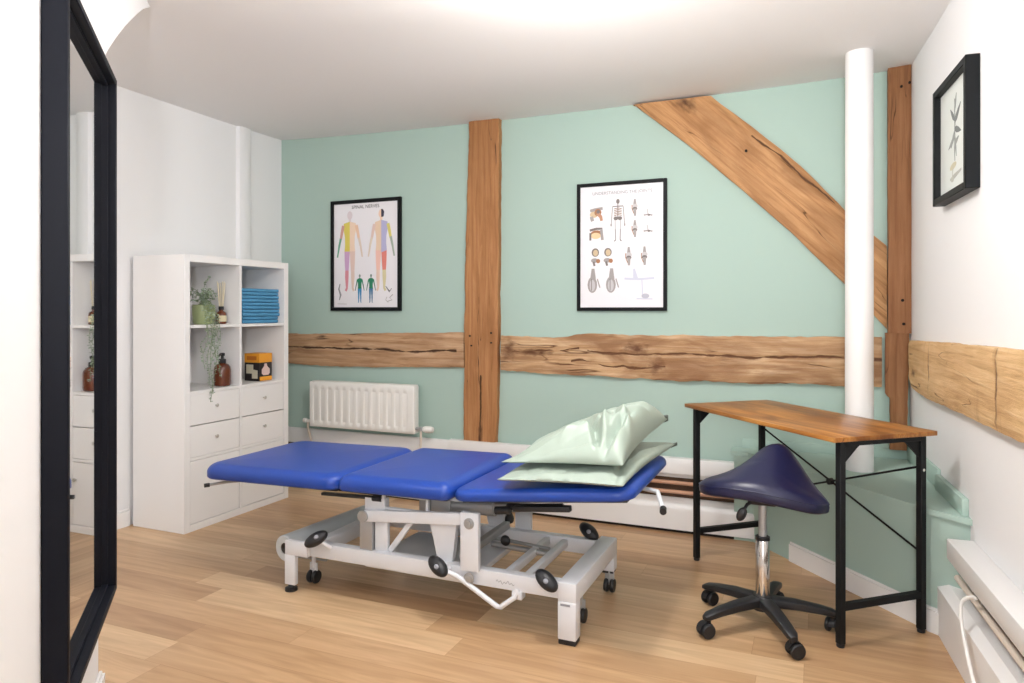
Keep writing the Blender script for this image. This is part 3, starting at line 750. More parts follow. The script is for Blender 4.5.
def poster_body():
    w, h = 0.557, 0.745; c = (-2.752, YB, 1.552)
    t = thing('framed_poster', 'black framed poster with coloured body figures on the green wall above the radiator', 'picture', (c[0], c[1], c[2]-h/2))
    FM = frame4(c, (1, 0, 0), (0, 0, 1), (0, -1, 0)); pr, z = picture_frame(t, FM, w, h, .024, .022, M_['black'], M_['paper'])
    z += .0002
    b = text_mesh('SPINAL NERVES', .032, FM @ Matrix.Translation((0, h/2-.050, z+.0003))); part('title', b, ink((40, 40, 48)), pr, smooth=False, label='dark lettering')
    def fig(cx, cy, s, head, hair, tl, tr, al, ar, ll, lr, flip=1):
        P = []
        m = lambda pts: [(cx+x*s*flip, cy+y*s) for x, y in pts]
        P.append((m(circ(0, .43, .033, .045)), head))
        if hair: P.append((m([(0, .39), (.03, .40), (.036, .45), (.02, .475), (0, .478)]), hair))
        P.append((m([(-.014, .395), (.014, .395), (.014, .36), (-.014, .36)]), head))
        P.append((m([(0, .365), (-.075, .345), (-.083, .30), (-.062, .20), (-.06, .12), (-.068, .05), (0, .03)]), tl))
        P.append((m([(0, .365), (.075, .345), (.083, .30), (.062, .20), (.06, .12), (.068, .05), (0, .03)]), tr))
        for sx, (up, lo) in ((-1, al), (1, ar)):
            P.append((m(strokep([(sx*.082, .325), (sx*.098, .26), (sx*.115, .18)], [.036, .034, .028])), up))
            P.append((m(strokep([(sx*.115, .19), (sx*.135, .11), (sx*.15, .03), (sx*.158, -.01)], [.028, .024, .018, .016])), lo))
        for sx, (up, lo) in ((-1, ll), (1, lr)):
            P.append((m(strokep([(sx*.034, .05), (sx*.036, -.06), (sx*.036, -.16)], [.066, .056, .042])), up))
            P.append((m(strokep([(sx*.036, -.15), (sx*.038, -.22), (sx*.036, -.34)], [.042, .044, .022])), lo))
            P.append((m(strokep([(sx*.036, -.335), (sx*.052, -.365)], [.024, .026])), lo))
        return P
    pch = (232, 196, 168); ppk = (226, 200, 190)
    drawing('front_body_figure', pr, FM, fig(-.125, -.005, .64, (222, 210, 214), None, (222, 206, 96), (238, 212, 190), ((208, 160, 150), (110, 168, 142)), (pch, (222, 205, 190)), ((206, 168, 206), (218, 146, 158)), (ppk, (222, 200, 188))), z)
    drawing('back_body_figure', pr, FM, fig(.125, -.005, .64, (240, 210, 186), (50, 48, 70), (234, 208, 182), (182, 180, 214), (ppk, (226, 212, 196)), ((220, 208, 116), (164, 178, 164)), ((240, 196, 182), (232, 206, 190)), ((226, 134, 122), (216, 206, 164))), z)
    for x in (-.045, .045):
        g, bl = (36, 130, 96), (56, 140, 190) if x < 0 else (70, 120, 160)
        drawing('small_body_figure', pr, FM, fig(x, -.235, .225, (120, 140, 130), None, g, g, (g, (40, 90, 80)), (g, (40, 90, 80)), (bl, bl), (bl, bl)), z)
    drawing('spine_drawing', pr, FM, [(strokep([(-.205, -.19), (-.215, -.225), (-.20, -.265), (-.21, -.30)], [.006, .012, .014, .006]), (150, 150, 152)), (strokep([(-.225, -.325), (-.15, -.327)], .004), (190, 188, 188))], z)
    drawing('skull_nerve_drawing', pr, FM, [(strokep([(.16, -.21), (.18, -.235), (.19, -.245)], [.004, .008, .012]), (96, 94, 96)), (strokep([(.205, -.225), (.19, -.245), (.185, -.25)], .005), (130, 128, 130)), (strokep([(.215, -.265), (.19, -.285), (.21, -.30), (.175, -.31)], .005), (168, 164, 164)), (strokep([(.17, -.28), (.16, -.30), (.18, -.318)], .004), (184, 180, 178))], z)

def poster_joints():
    w, h = 0.522, 0.738; c = (-1.012, YB, 1.549)
    t = thing('framed_poster', 'black framed poster with skeleton and joint drawings on the green wall, right of the post', 'picture', (c[0], c[1], c[2]-h/2))
    FM = frame4(c, (1, 0, 0), (0, 0, 1), (0, -1, 0)); pr, z = picture_frame(t, FM, w, h, .020, .022, M_['black'], M_['paper']); z += .0002
    b = text_mesh('UNDERSTANDING THE JOINTS', .025, FM @ Matrix.Translation((0.005, h/2-.062, z+.0003))); part('title', b, ink((140, 140, 146)), pr, smooth=False, label='grey lettering')
    g1, g2, g3, br, be = (120, 112, 108), (160, 154, 152), (196, 192, 194), (166, 116, 82), (206, 184, 150)
    # skeleton
    sx, sy = -.018, .17; q_ = .74; P = [(circ(sx, sy+.125, .014, .019), g1), (strokep([(sx, sy+.105), (sx, sy+.0)], .007), g1), (strokep([(sx-.042, sy+.088), (sx+.042, sy+.088)], .007), g1)]
    for k in range(5): P.append((strokep([(sx-.030, sy+.068-.013*k), (sx, sy+.075-.013*k), (sx+.030, sy+.068-.013*k)], .0065), (150, 124, 104)))
    P += [(circ(sx-.016, sy-.005, .018, .015), g1), (circ(sx+.016, sy-.005, .018, .015), g1)]
    for s in (-1, 1):
        P += [(strokep([(sx+s*.042, sy+.085), (sx+s*.047, sy+.02), (sx+s*.052, sy-.045)], .006), g2), (circ(sx+s*.053, sy-.055, .006, .012), g2),
              (strokep([(sx+s*.022, sy-.015), (sx+s*.020, sy-.095)], .009), g3), (strokep([(sx+s*.020, sy-.09), (sx+s*.018, sy-.17)], .008), g2), (strokep([(sx+s*.018, sy-.17), (sx+s*.028, sy-.182)], .008), g1)]
    P = [([(sx+(x-sx)*q_, .27+(y-.314)*q_) for x, y in pl], c_) for pl, c_ in P]
    drawing('skeleton_drawing', pr, FM, P, z)
    def joint(cx, cy, s, kind):
        if kind == 0: return [(circ(cx-.2*s, cy-.1*s, .32*s, .25*s), be), (strokep([(cx-.5*s, cy+.2*s), (cx, cy+.3*s), (cx+.5*s, cy+.35*s)], .22*s), g2), (circ(cx+.12*s, cy+.05*s, .28*s), br), (strokep([(cx+.1*s, cy), (cx+.35*s, cy-.3*s), (cx+.42*s, cy-.6*s)], [.3*s, .25*s, .2*s]), (190, 140, 110)), (strokep([(cx-.4*s, cy-.25*s), (cx-.3*s, cy-.6*s)], .26*s), g2), (circ(cx+.15*s, cy+.1*s, .14*s), g1)]
        if kind == 1: return [(strokep([(cx-.55*s, cy+.3*s), (cx, cy+.42*s), (cx+.5*s, cy+.4*s)], .18*s), g1), (circ(cx, cy, .5*s, .3*s), br), (circ(cx-.05*s, cy-.15*s, .42*s, .25*s), (232, 202, 160)), (strokep([(cx+.4*s, cy+.4*s), (cx+.5*s, cy-.5*s)], .22*s), g2), (strokep([(cx-.5*s, cy+.1*s), (cx-.5*s, cy-.5*s)], .16*s), g1)]
        if kind == 2: return [(strokep([(cx, cy+.9*s), (cx, cy+.3*s)], [.18*s, .34*s]), g2), (circ(cx, cy+.15*s, .3*s, .24*s), g3), (circ(cx, cy-.1*s, .26*s, .18*s), g1), (strokep([(cx, cy-.1*s), (cx+.02*s, cy-.85*s)], [.34*s, .2*s]), g2), (strokep([(cx-.3*s, cy+.3*s), (cx-.3*s, cy-.1*s), (cx-.1*s, cy-.6*s)], .07*s), br)]
        if kind == 3: return [(circ(cx-.02*s, cy+.45*s, .36*s, .4*s), g1), (circ(cx, cy+.42*s, .24*s, .3*s), be), (circ(cx-.1*s, cy-.3*s, .34*s, .22*s), g2), (circ(cx+.25*s, cy-.35*s, .2*s), br), (strokep([(cx-.2*s, cy-.4*s), (cx-.1*s, cy-.8*s)], .2*s), g1)]
        if kind == 4: return [(strokep([(cx, cy+1.0*s), (cx, cy+.3*s)], [.2*s, .4*s]), g2), (circ(cx-.05*s, cy-.1*s, .34*s, .55*s), g2), (circ(cx-.05*s, cy-.15*s, .2*s, .4*s), g3), (strokep([(cx+.3*s, cy+.3*s), (cx+.48*s, cy-.3*s)], .08*s), g2), (strokep([(cx-.1*s, cy+.3*s), (cx-.1*s, cy-.5*s)], .05*s), g1)]
        return [(strokep([(cx-.5*s, cy-.2*s), (cx, cy-.15*s), (cx+.5*s, cy-.25*s)], .16*s), g2), (strokep([(cx-.1*s, cy+.5*s), (cx, cy-.1*s)], .14*s), g3), (circ(cx+.1*s, cy-.2*s, .16*s, .12*s), g1)]
    for nm, cx, cy, s, k in (('shoulder_drawing', -.145, .195, .075, 0), ('shoulder_drawing', -.145, .075, .072, 1), ('knee_drawing', .08, .215, .055, 2), ('knee_drawing', .08, .095, .055, 2),
                             ('foot_drawing', .155, .18, .05, 5), ('foot_drawing', .155, .09, .05, 5), ('hip_drawing', -.15, -.06, .062, 3), ('hip_drawing', -.075, -.06, .062, 3),
                             ('knee_drawing', .045, -.06, .060, 2), ('knee_drawing', .135, -.06, .060, 2), ('hand_drawing', -.165, -.21, .085, 4), ('hand_drawing', -.055, -.21, .085, 4)):
        drawing(nm, pr, FM, joint(cx, cy, s, k), z)
    q = (206, 208, 224)
    drawing('spine_section_drawing', pr, FM, [(strokep([(.075, -.13), (.085, -.19)], [.01, .03]), q), (strokep([(.02, -.185), (.10, -.19), (.19, -.185)], .012), q), (strokep([(.12, -.19), (.125, -.29)], .006), q), (circ(.14, -.285, .022, .014), (186, 186, 200)), (strokep([(.09, -.30), (.18, -.302)], .006), q)], z)
poster_body(); poster_joints()

def art_right():
    s0, s1, z0, z1, fd = .675, 1.125, 1.597, 2.05, .045
    s0, s1 = .692, 1.155
    w, h = s1-s0, z1-z0; c = RW((s0+s1)/2, 0, (z0+z1)/2)
    t = thing('framed_picture', 'deep black framed plant picture hanging on the white right wall', 'picture', (c.x, c.y, z0))
    FM = frame4(c, rd, (0, 0, 1), rn); 
    b = BM(); fw = .026
    for x0, x1, y0, y1 in ((-w/2, -w/2+fw, -h/2, h/2), (w/2-fw, w/2, -h/2, h/2), (-w/2+fw, w/2-fw, -h/2, -h/2+fw), (-w/2+fw, w/2-fw, h/2-fw, h/2)): box(b, x0, x1, y0, y1, .001, fd, .002, 1, FM)
    part('frame', b, M_['black'], t)
    b = BM(); box(b, -w/2+fw-.003, w/2-fw+.003, -h/2+fw-.003, h/2-fw+.003, .002, .022, 0, 1, FM); pr = part('print', b, M_['artpaper'], t, smooth=False); z = .0222
    g, g2 = (112, 116, 116), (150, 154, 152)
    def leaf(x, y, a, l, wd): 
        pts = [(x+math.cos(a)*l*q-math.sin(a)*0, y+math.sin(a)*l*q) for q in (0, .3, .6, 1)]
        return strokep(pts, [wd*.3, wd, wd*.8, wd*.1])
    P = [(strokep([(.0, .14), (.005, .05), (0, -.05), (.005, -.09)], [.006, .01, .008, .006]), g)]
    for x, y, a, l, wd in ((0, .06, 2.4, .08, .022), (0, .05, .6, .10, .026), (0, .03, -.3, .09, .024), (0, 0, 3.5, .09, .02), (0, .01, 5.0, .09, .018), (0, .09, 1.2, .07, .018), (0, .02, 4.0, .07, .016), (.0, -.03, .35, .06, .018)): P.append((leaf(x, y, a, l, wd), g if wd > .02 else g2))
    drawing('plant_drawing', pr, FM, P, z)
    drawing('seed_drawing', pr, FM, [(circ(-.02, -.105, .045, .012, rot=.1), (206, 198, 170)), (strokep([(-.06, -.15), (.0, -.145), (.09, -.135)], [.008, .018, .008]), (176, 176, 170)), (circ(-.03, -.153, .02, .01), (190, 190, 180)), (strokep([(-.02, -.10), (-.03, -.15)], .006), (190, 190, 180))], z)
art_right()

# ------------------------------------------------------------------ treatment couch
def rrect(x0, x1, y0, y1, rc, inset, n=6):
    r = max(.001, rc-inset*.6); x0 += inset; x1 -= inset; y0 += inset; y1 -= inset; out_ = []
    for cx, cy, a0 in ((x1-r, y1-r, 0), (x0+r, y1-r, 90), (x0+r, y0+r, 180), (x1-r, y0+r, 270)):
        for k in range(n+1):
            a = R(a0+90*k/n); out_.append((cx+r*math.cos(a), cy+r*math.sin(a)))
    return out_
def cushion(b, x0, x1, y0, y1, th, rc, mat4, crown=.006):
    e = th*.55; rings = []
    prof = [(.018, 0)]+[(e*.35*(1-math.sin(a*PI/2/4)), e*.35*(1-math.cos(a*PI/2/4))) for a in range(5)]
    prof = [(.016, 0), (.006, .002), (.0, .009), (.0, th-e)]+[(1.25*e*(1-math.cos(a*PI/2/8)), th-e+e*math.sin(a*PI/2/8)) for a in range(1, 9)]
    cxm, cym = (x0+x1)/2, (y0+y1)/2
    last = prof[-1][0]
    for f in (.12, .35, .62, .85): prof.append((last+f*((y1-y0)/2-last-.02), th+crown*math.sin(f*PI/2)))
    for ins, z in prof:
        rings.append([b.verts.new(mat4 @ Vector((x, y, z))) for x, y in rrect(x0, x1, y0, y1, rc, min(ins, (x1-x0)/2-.01))])
    n = len(rings[0])
    for i in range(len(rings)-1):
        for k in range(n): b.faces.new((rings[i][k], rings[i][(k+1) % n], rings[i+1][(k+1) % n], rings[i+1][k]))
    b.faces.new(rings[0][::-1]); b.faces.new(rings[-1])

TY0, TY1 = 2.325, 2.985
def couch():
    t = thing('treatment_couch', 'three section blue treatment couch on a white height adjustable frame', 'treatment couch', (-1.43, 2.65, 0))
    fr, bl = M_['frame'], M_['blkplas']
    # upholstered sections
    secs = [(-2.50, -1.772, .437, 1.2, .07), (-1.766, -1.258, .456, 1.2, .035), (-1.252, -.555, .466, 6.0, .07)]
    for k, (xa, xb, z, tilt, rc) in enumerate(secs):
        m = Matrix.Translation((xa, 0, z)) @ Matrix.Rotation(R(-tilt), 4, 'Y')
        b = BM(); cushion(b, 0, xb-xa, TY0, TY1, .066 if k < 2 else .046, rc, m, .006 if k < 2 else .003)
        c = part('cushion', b, M_['blue'], t, angle=60)
        b = BM(); box(b, .03, xb-xa-.03, TY0+.05, TY1-.05, -.012, .0, .002, 1, m); part('base_board', b, bl, c)
    # frame under the cushions
    b = BM()
    for y in (2.50, 2.80):
        bar(b, (-2.36, y, .418), (-1.25, y, .438), .03, .026, .003); bar(b, (-1.25, y, .438), (-.63, y, .508), .03, .022, .003)
    for x, z in ((-2.3, .419), (-1.76, .428), (-1.28, .436), (-.70, .500)): bar(b, (x, 2.50, z), (x, 2.80, z), .03, .024, .003)
    part('top_frame', b, fr, t)
    b = BM(); bar(b, (-1.02, 2.40, .452), (-.80, 2.40, .474), .03, .02, .003); cyl(b, (-1.06, 2.43, .445), (-.84, 2.43, .470), .012); cyl(b, (-1.10, 2.41, .432), (-1.04, 2.41, .440), .015, n=12); part('gas_strut', b, bl, t)
    b = BM(); tube(b, [(-2.36, 2.44, .418), (-2.43, 2.40, .412), (-2.475, 2.34, .408)], .006, 8); h = part('release_handle', b, M_['greymetal'], t)
    b = BM(); cyl(b, (-2.468, 2.349, .4085), (-2.482, 2.331, .4075), .009, n=10); part('grip', b, bl, h)
    b = BM(); tube(b, [(-.62, 2.66, .51), (-.53, 2.60, .515), (-.478, 2.44, .495)], .0085, 10); h = part('release_handle', b, fr, t)
    b = BM(); cyl(b, (-.481, 2.452, .4965), (-.476, 2.425, .493), .012, n=12); part('grip', b, bl, h)
    b = BM(); bar(b, (-1.90, 2.41, .414), (-1.62, 2.41, .424), .02, .012, .002); cyl(b, (-1.64, 2.40, .424), (-1.60, 2.40, .425), .012, n=12); part('support_rail', b, bl, t)
    # base frame
    b = BM(); box(b, -1.955, -.80, 2.382, 2.425, .152, .213, .004); box(b, -2.058, -1.94, 2.362, 2.384, .152, .213, .003); part('base_rail', b, fr, t)
    b = BM(); box(b, -1.955, -.80, 2.862, 2.905, .152, .213, .004); part('base_rail', b, fr, t)
    b = BM(); box(b, -.838, -.768, 2.365, 2.925, .150, .220, .005); part('cross_member', b, fr, t)
    b = BM(); box(b, -1.955, -1.905, 2.42, 2.87, .150, .210, .005); part('cross_member', b, fr, t)
    for x in (-1.06, -.98):
        b = BM(); box(b, x-.014, x+.014, 2.425, 2.862, .175, .205, .003); part('cross_tube', b, fr, t)
    for x, y in ((-2.033, 2.374), (-.803, 2.39), (-1.925, 2.885), (-.803, 2.90)):
        b = BM(); hw = .034 if x > -1 else .027; hd = .012 if x < -2 else .028; lo_ = (.09 if y > 2.6 else .018) if x > -1 else .026; box(b, x-hw, x+hw, y-hd, y+hd, lo_, .152, .004)
        l = part('leg', b, fr, t)
        b = BM()
        if x > -1 and y > 2.6: box(b, x-.03, x+.03, y-.024, y+.024, .08, .092, .003)
        elif x > -1: box(b, x-.032, x+.032, y-.026, y+.026, 0, .018, .003)
        else: lathe(b, [(.026, 0), (.026, .012), (.016, .014), (.010, .028)], (x, y, 0), 18)
        part('foot', b, bl, l, label='black rubber foot')
    for x, y in ((-1.997, 2.475), (-.815, 2.56), (-.79, 2.885)):
        b = BM(); cyl(b, (x, y, .06), (x, y, .165), .010, n=12); bar(b, (x, y, .09), (x, y, .030), .040, .008, .003)
        c = part('castor', b, fr if x < -1 else M_['greymetal'], t)
        for s in (-1, 1):
            b = BM(); lathe(b, [(.010, -.009), (.026, -.008), (.029, 0), (.026, .008), (.010, .009)], (x+s*.013, y, .0295), 20, 'X'); part('wheel', b, bl, c, label='black castor wheel')
    for y in (2.50, 2.84):
        b = BM(); tube(b, [(-1.93, y, .150), (-1.95, y, .096), (-2.10, y, .092), (-2.15, y, .125)], .005, 8); part('roll_cradle', b, M_['greymetal'], t)
    # foot pedals with black pads
    for (x, y, z, dx) in ((-1.885, 2.35, .242, .05), (-1.31, 2.345, .214, .03), (-.872, 2.345, .226, -.03), (-.885, 2.90, .238, .0), (-1.295, 2.945, .250, .0)):
        b = BM(); tube(b, [(x+dx, 2.385 if y < 2.6 else 2.885, .20), (x+dx*.5, y+.012, z-.015), (x, y, z-.002)], .009, 10); p = part('pedal_arm', b, fr, t)
        yaw = .6 if x < -1.5 else (-.5 if x > -1.32 else -.5)
        m = Matrix.Rotation(yaw if x < -1.5 else -.35, 4, 'Z') @ Matrix.Rotation(R(-28 if x < -1.5 else 28), 4, 'Y') @ Matrix.Rotation(R(35), 4, 'X')
        b = BM(); ellip(b, (x, y, z), .052, .029, .024, m, 20); pd_ = part('pedal_pad', b, bl, p, label='black oval rubber pedal pad')
        b = BM(); ellip(b, Vector((x, y, z))+m @ Vector((.008, -.008, .0195)), .011, .010, .006, m, 12); part('pad_mark', b, M_['logo'], pd_)
    b = BM(); tube(b, [(-1.29, 2.352, .20), (-1.235, 2.36, .182), (-1.075, 2.365, .094), (-1.06, 2.366, .092), (-1.005, 2.372, .135), (-1.0, 2.385, .16)], .010, 10); part('foot_lever', b, fr, t)
    b = BM(); box(b, -1.02, -.98, 2.375, 2.415, .125, .155, .003); part('lever_bracket', b, fr, t)
    # lifting linkage, front and rear
    for y, nm in ((2.375, 0), (2.905, 1)):
        b = BM(); box(b, -1.226, -1.150, y-.012, y+.012, .205, .425, .004); u = part('upright', b, fr, t)
        for z in (.385, .180):
            d_ = -1 if nm == 0 else 1; b = BM(); lathe(b, [(.021, 0), (.021, .004*d_), (.013, .005*d_), (.012, .010*d_)], (-1.188, y+.0115*d_, z), 16, 'Y')
            part('pivot_bolt', b, M_['greymetal'], u)
        yy = y+.030 if nm == 0 else y-.030
        b = BM(); bar(b, (-1.675, yy-.012, .352), (-1.17, yy-.012, .395), .022, .046, .004); a = part('lift_arm', b, fr, t)
        b = BM(); lathe(b, [(.023, -.02), (.023, .012), (.012, .013), (.011, .018)], (-1.675, yy-.012, .352), 16, 'Y'); part('pivot_bolt', b, M_['greymetal'], a)
        b = BM(); box(b, -1.635, -1.575, yy, yy+.02, .20, .345, .003); part('short_upright', b, fr, t)
        b = BM(); bar(b, (-1.57, yy+.012, .215), (-1.47, yy+.012, .345), .014, .022, .002); part('diagonal_brace', b, fr, t)
        b = BM(); prism(b, [(-1.345, .20), (-1.285, .20), (-1.265, .37), (-1.385, .37)], yy+.004, yy+.03, frame4((0, 0, 0), (1, 0, 0), (0, 0, 1), (0, 1, 0))); part('strut_plate', b, fr, t)
        b = BM(); box(b, -1.70, -1.64, yy-.014, yy+.02, .205, .345, .003); part('rear_link', b, M_['greymetal'], t)
        b = BM(); box(b, -1.68, -1.585, yy-.006, yy+.03, .37, .425, .003); part('head_bracket', b, fr, t)
    b = BM(); box(b, -1.70, -1.22, 2.43, 2.86, .128, .152, .004); part('base_plate', b, fr, t)
    b = BM()
    for x0, x1, z0, z1 in ((-1.60, -1.385, .385, .395), (-1.60, -1.385, .44, .448), (-1.60, -1.588, .395, .44), (-1.397, -1.385, .395, .44)): box(b, x0, x1, 2.40, 2.415, z0, z1, .002, 1)
    part('guard_frame', b, fr, t)
    b = BM(); cyl(b, (-1.36, 2.52, .40), (-1.15, 2.52, .41), .034, n=20); cyl(b, (-1.15, 2.52, .41), (-1.05, 2.52, .42), .018, n=14); box(b, -1.42, -1.33, 2.48, 2.56, .36, .43, .008); part('lift_motor', b, M_['greymetal'], t)
    b = BM(); cyl(b, (-1.25, 2.70, .20), (-.99, 2.70, .19), .012, n=12); cyl(b, (-1.25, 2.73, .215), (-1.0, 2.73, .20), .008, n=10); bar(b, (-1.25, 2.43, .235), (-1.25, 2.86, .235), .03, .03, .003); part('actuator_rod', b, M_['greymetal'], t)
    b = BM(); ellip(b, (-1.17, 2.66, .235), .022, .014, .022); part('actuator_knob', b, bl, t)
    # small printed marks
    b = BM()
    pts_ = [(-1.085+.0022*k, .178+.0045*math.sin(k*.95)+.003*math.sin(k*.37)) for k in range(34)]
    prism(b, strokep(pts_, .0018), 0, .0005, frame4((0, 2.3818, 0), (1, 0, 0), (0, 0, 1), (0, -1, 0)))
    part('maker_mark', b, M_['logo'], t, smooth=False, label='small grey printed mark')
    b = BM(); prism(b, [(-.826, .138), (-.79, .138), (-.79, .146), (-.826, .146)], 0, .0005, frame4((0, 2.3618, 0), (1, 0, 0), (0, 0, 1), (0, -1, 0))); part('rating_label', b, M_['logo'], t, smooth=False)
couch()

# roll across the left end of the couch base
def roll():
    a, c = Vector((-2.092, 2.399, .160)), Vector((-2.022, 3.02, .166)); d = (c-a).normalized()
    t = thing('couch_roll', 'pale grey wrapped couch roll lying across the left end of the couch frame', 'roll', (-2.05, 2.65, .11))
    m = frame4(a, d, Vector((0, 0, 1)).cross(d).normalized(), d.cross(Vector((0, 0, 1)).cross(d).normalized()))
    b = BM(); Lr = (c-a).length; lathe(b, [(.024, 0), (.052, 0), (.056, .004), (.056, Lr-.004), (.052, Lr), (.024, Lr), (.024, 0.0)], (0, 0, 0), 36, 'X', caps=False); bmesh.ops.transform(b, matrix=m, verts=b.verts); bmesh.ops.remove_doubles(b, verts=b.verts, dist=1e-5); part('paper_roll', b, M_['paperroll'], t)
    b = BM(); lathe(b, [(.018, .003), (.0235, .003), (.0235, Lr-.003), (.018, Lr-.003), (.018, .003)], (0, 0, 0), 24, 'X', caps=False); lathe(b, [(0, .03), (.018, .03), (.018, .034), (0, .034)], (0, 0, 0), 24, 'X'); bmesh.ops.transform(b, matrix=m, verts=b.verts); part('roll_core', b, M_['core'], t)
    b = BM(); tube(b, [m @ Vector((Lr+.015, 0, .06)), m @ Vector((Lr+.015, 0, .015)), m @ Vector((Lr-.02, 0, 0))], .005, 8); part('roll_holder', b, M_['greymetal'], t)
roll()

# ------------------------------------------------------------------ pillows
def pillow(name, label, corners, up, down, seed, wr, folds, pw=.36, pr=2.4):
    """corners FL, FR, BR, BL (world); up / down = bulge functions of (u, v)"""
    FL, FR, BR, BL = [Vector(c) for c in corners]; n = 88; b = BM(); top = {}; bot = {}
    for i in range(n+1):
        for j in range(n+1):
            u, v = i/n, j/n; p = (FL*(1-u)+FR*u)*(1-v)+(BL*(1-u)+BR*u)*v
            # edges pull in between the corners
            e = .022; p += (FR-FL).normalized()*e*math.sin(PI*v)*(1-2*u)*abs(1-2*u)**3 + (BL-FL).normalized()*e*math.sin(PI*u)*(1-2*v)*abs(1-2*v)**3
            k = (max(0, (1-abs(2*u-1)**(pr if u > .5 else 2.4)))*max(0, (1-abs(2*v-1)**2.4)))**pw
            rim = i in (0, n) or j in (0, n)
            w = 0
            for a in range(3): w += (abs(noise.noise((u*3.1*(a+1)+seed, v*2.6*(a+1), a*3.3+seed)))-.28)*wr/(a+1)
            for (fx, fy, ang, ln, wd, dp) in folds:
                du, dv = u-fx, v-fy; s = du*math.cos(ang)+dv*math.sin(ang); q = -du*math.sin(ang)+dv*math.cos(ang)
                w += dp*max(0, 1-abs(q)/wd)*math.exp(-(s/ln)**4)
            zt = up(u, v)*k+w*min(1, k*1.3); zb = -down(u, v)*k
            vt = b.verts.new(p+Vector((0, 0, max(zt, zb+.004)))); top[i, j] = vt
            bot[i, j] = vt if rim else b.verts.new(p+Vector((0, 0, zb)))
    for i in range(n):
        for j in range(n):
            b.faces.new((top[i, j], top[i+1, j], top[i+1, j+1], top[i, j+1]))
            b.faces.new((bot[i, j], bot[i, j+1], bot[i+1, j+1], bot[i+1, j]))
    t = thing(name, label, 'pillow', ((FL.x+BR.x)/2, (FL.y+BR.y)/2, min(FL.z, FR.z)))
    return t, part('cover', b, M_['pillow'], t, angle=75)
# slope of the raised couch section under the pillows
def cz_(x): return .470+.049+math.tan(R(6.0))*(x+1.252)
lowc = [(-1.045, 2.300, .574), (-.580, 2.285, .600), (-.530, 2.99, .622), (-1.03, 2.99, .602)]
t, c = pillow('pillow', 'lower pale green pillow lying flat on the blue couch', lowc, lambda u, v: .034, lambda u, v: .010, 2.2, .014,
    [(.85, .3, 1.9, .4, .04, -.010), (.93, .6, 1.4, .3, .04, .010), (.5, .05, .1, .5, .04, .006)], pr=8)
b = BM(); bar(b, (-.549, 2.93, .621), (-.529, 2.99, .624), .006, .014, .002); part('zip_end', b, M_['pilowzip'], t, label='dark grey zip end')
upc = [(-1.055, 2.36, .624), (-.594, 2.345, .655), (-.552, 2.90, .735), (-1.02, 2.95, .655)]
t, c = pillow('pillow', 'upper plump pale green pillow resting on top of the other pillow', upc, lambda u, v: .020+.122*min(1, u/.88)**.8, lambda u, v: .010, 5.1, .016,
    [(.66, .26, 2.15, .36, .055, -.050), (.76, .20, 1.85, .26, .05, .030), (.86, .16, 1.45, .30, .05, -.042), (.46, .16, .42, .36, .06, .026), (.40, .055, .12, .5, .04, -.016), (.92, .34, 2.3, .24, .05, .026), (.30, .36, .35, .40, .07, .018), (.70, .55, .6, .3, .06, -.020), (.52, .30, 1.2, .25, .06, .018), (.18, .20, .6, .25, .05, .010)], pw=.5, pr=7)
b = BM(); bar(b, (-.580, 2.85, .738), (-.554, 2.915, .742), .012, .028, .004); part('zip_end', b, M_['pilowzip'], t, label='dark grey zip end')

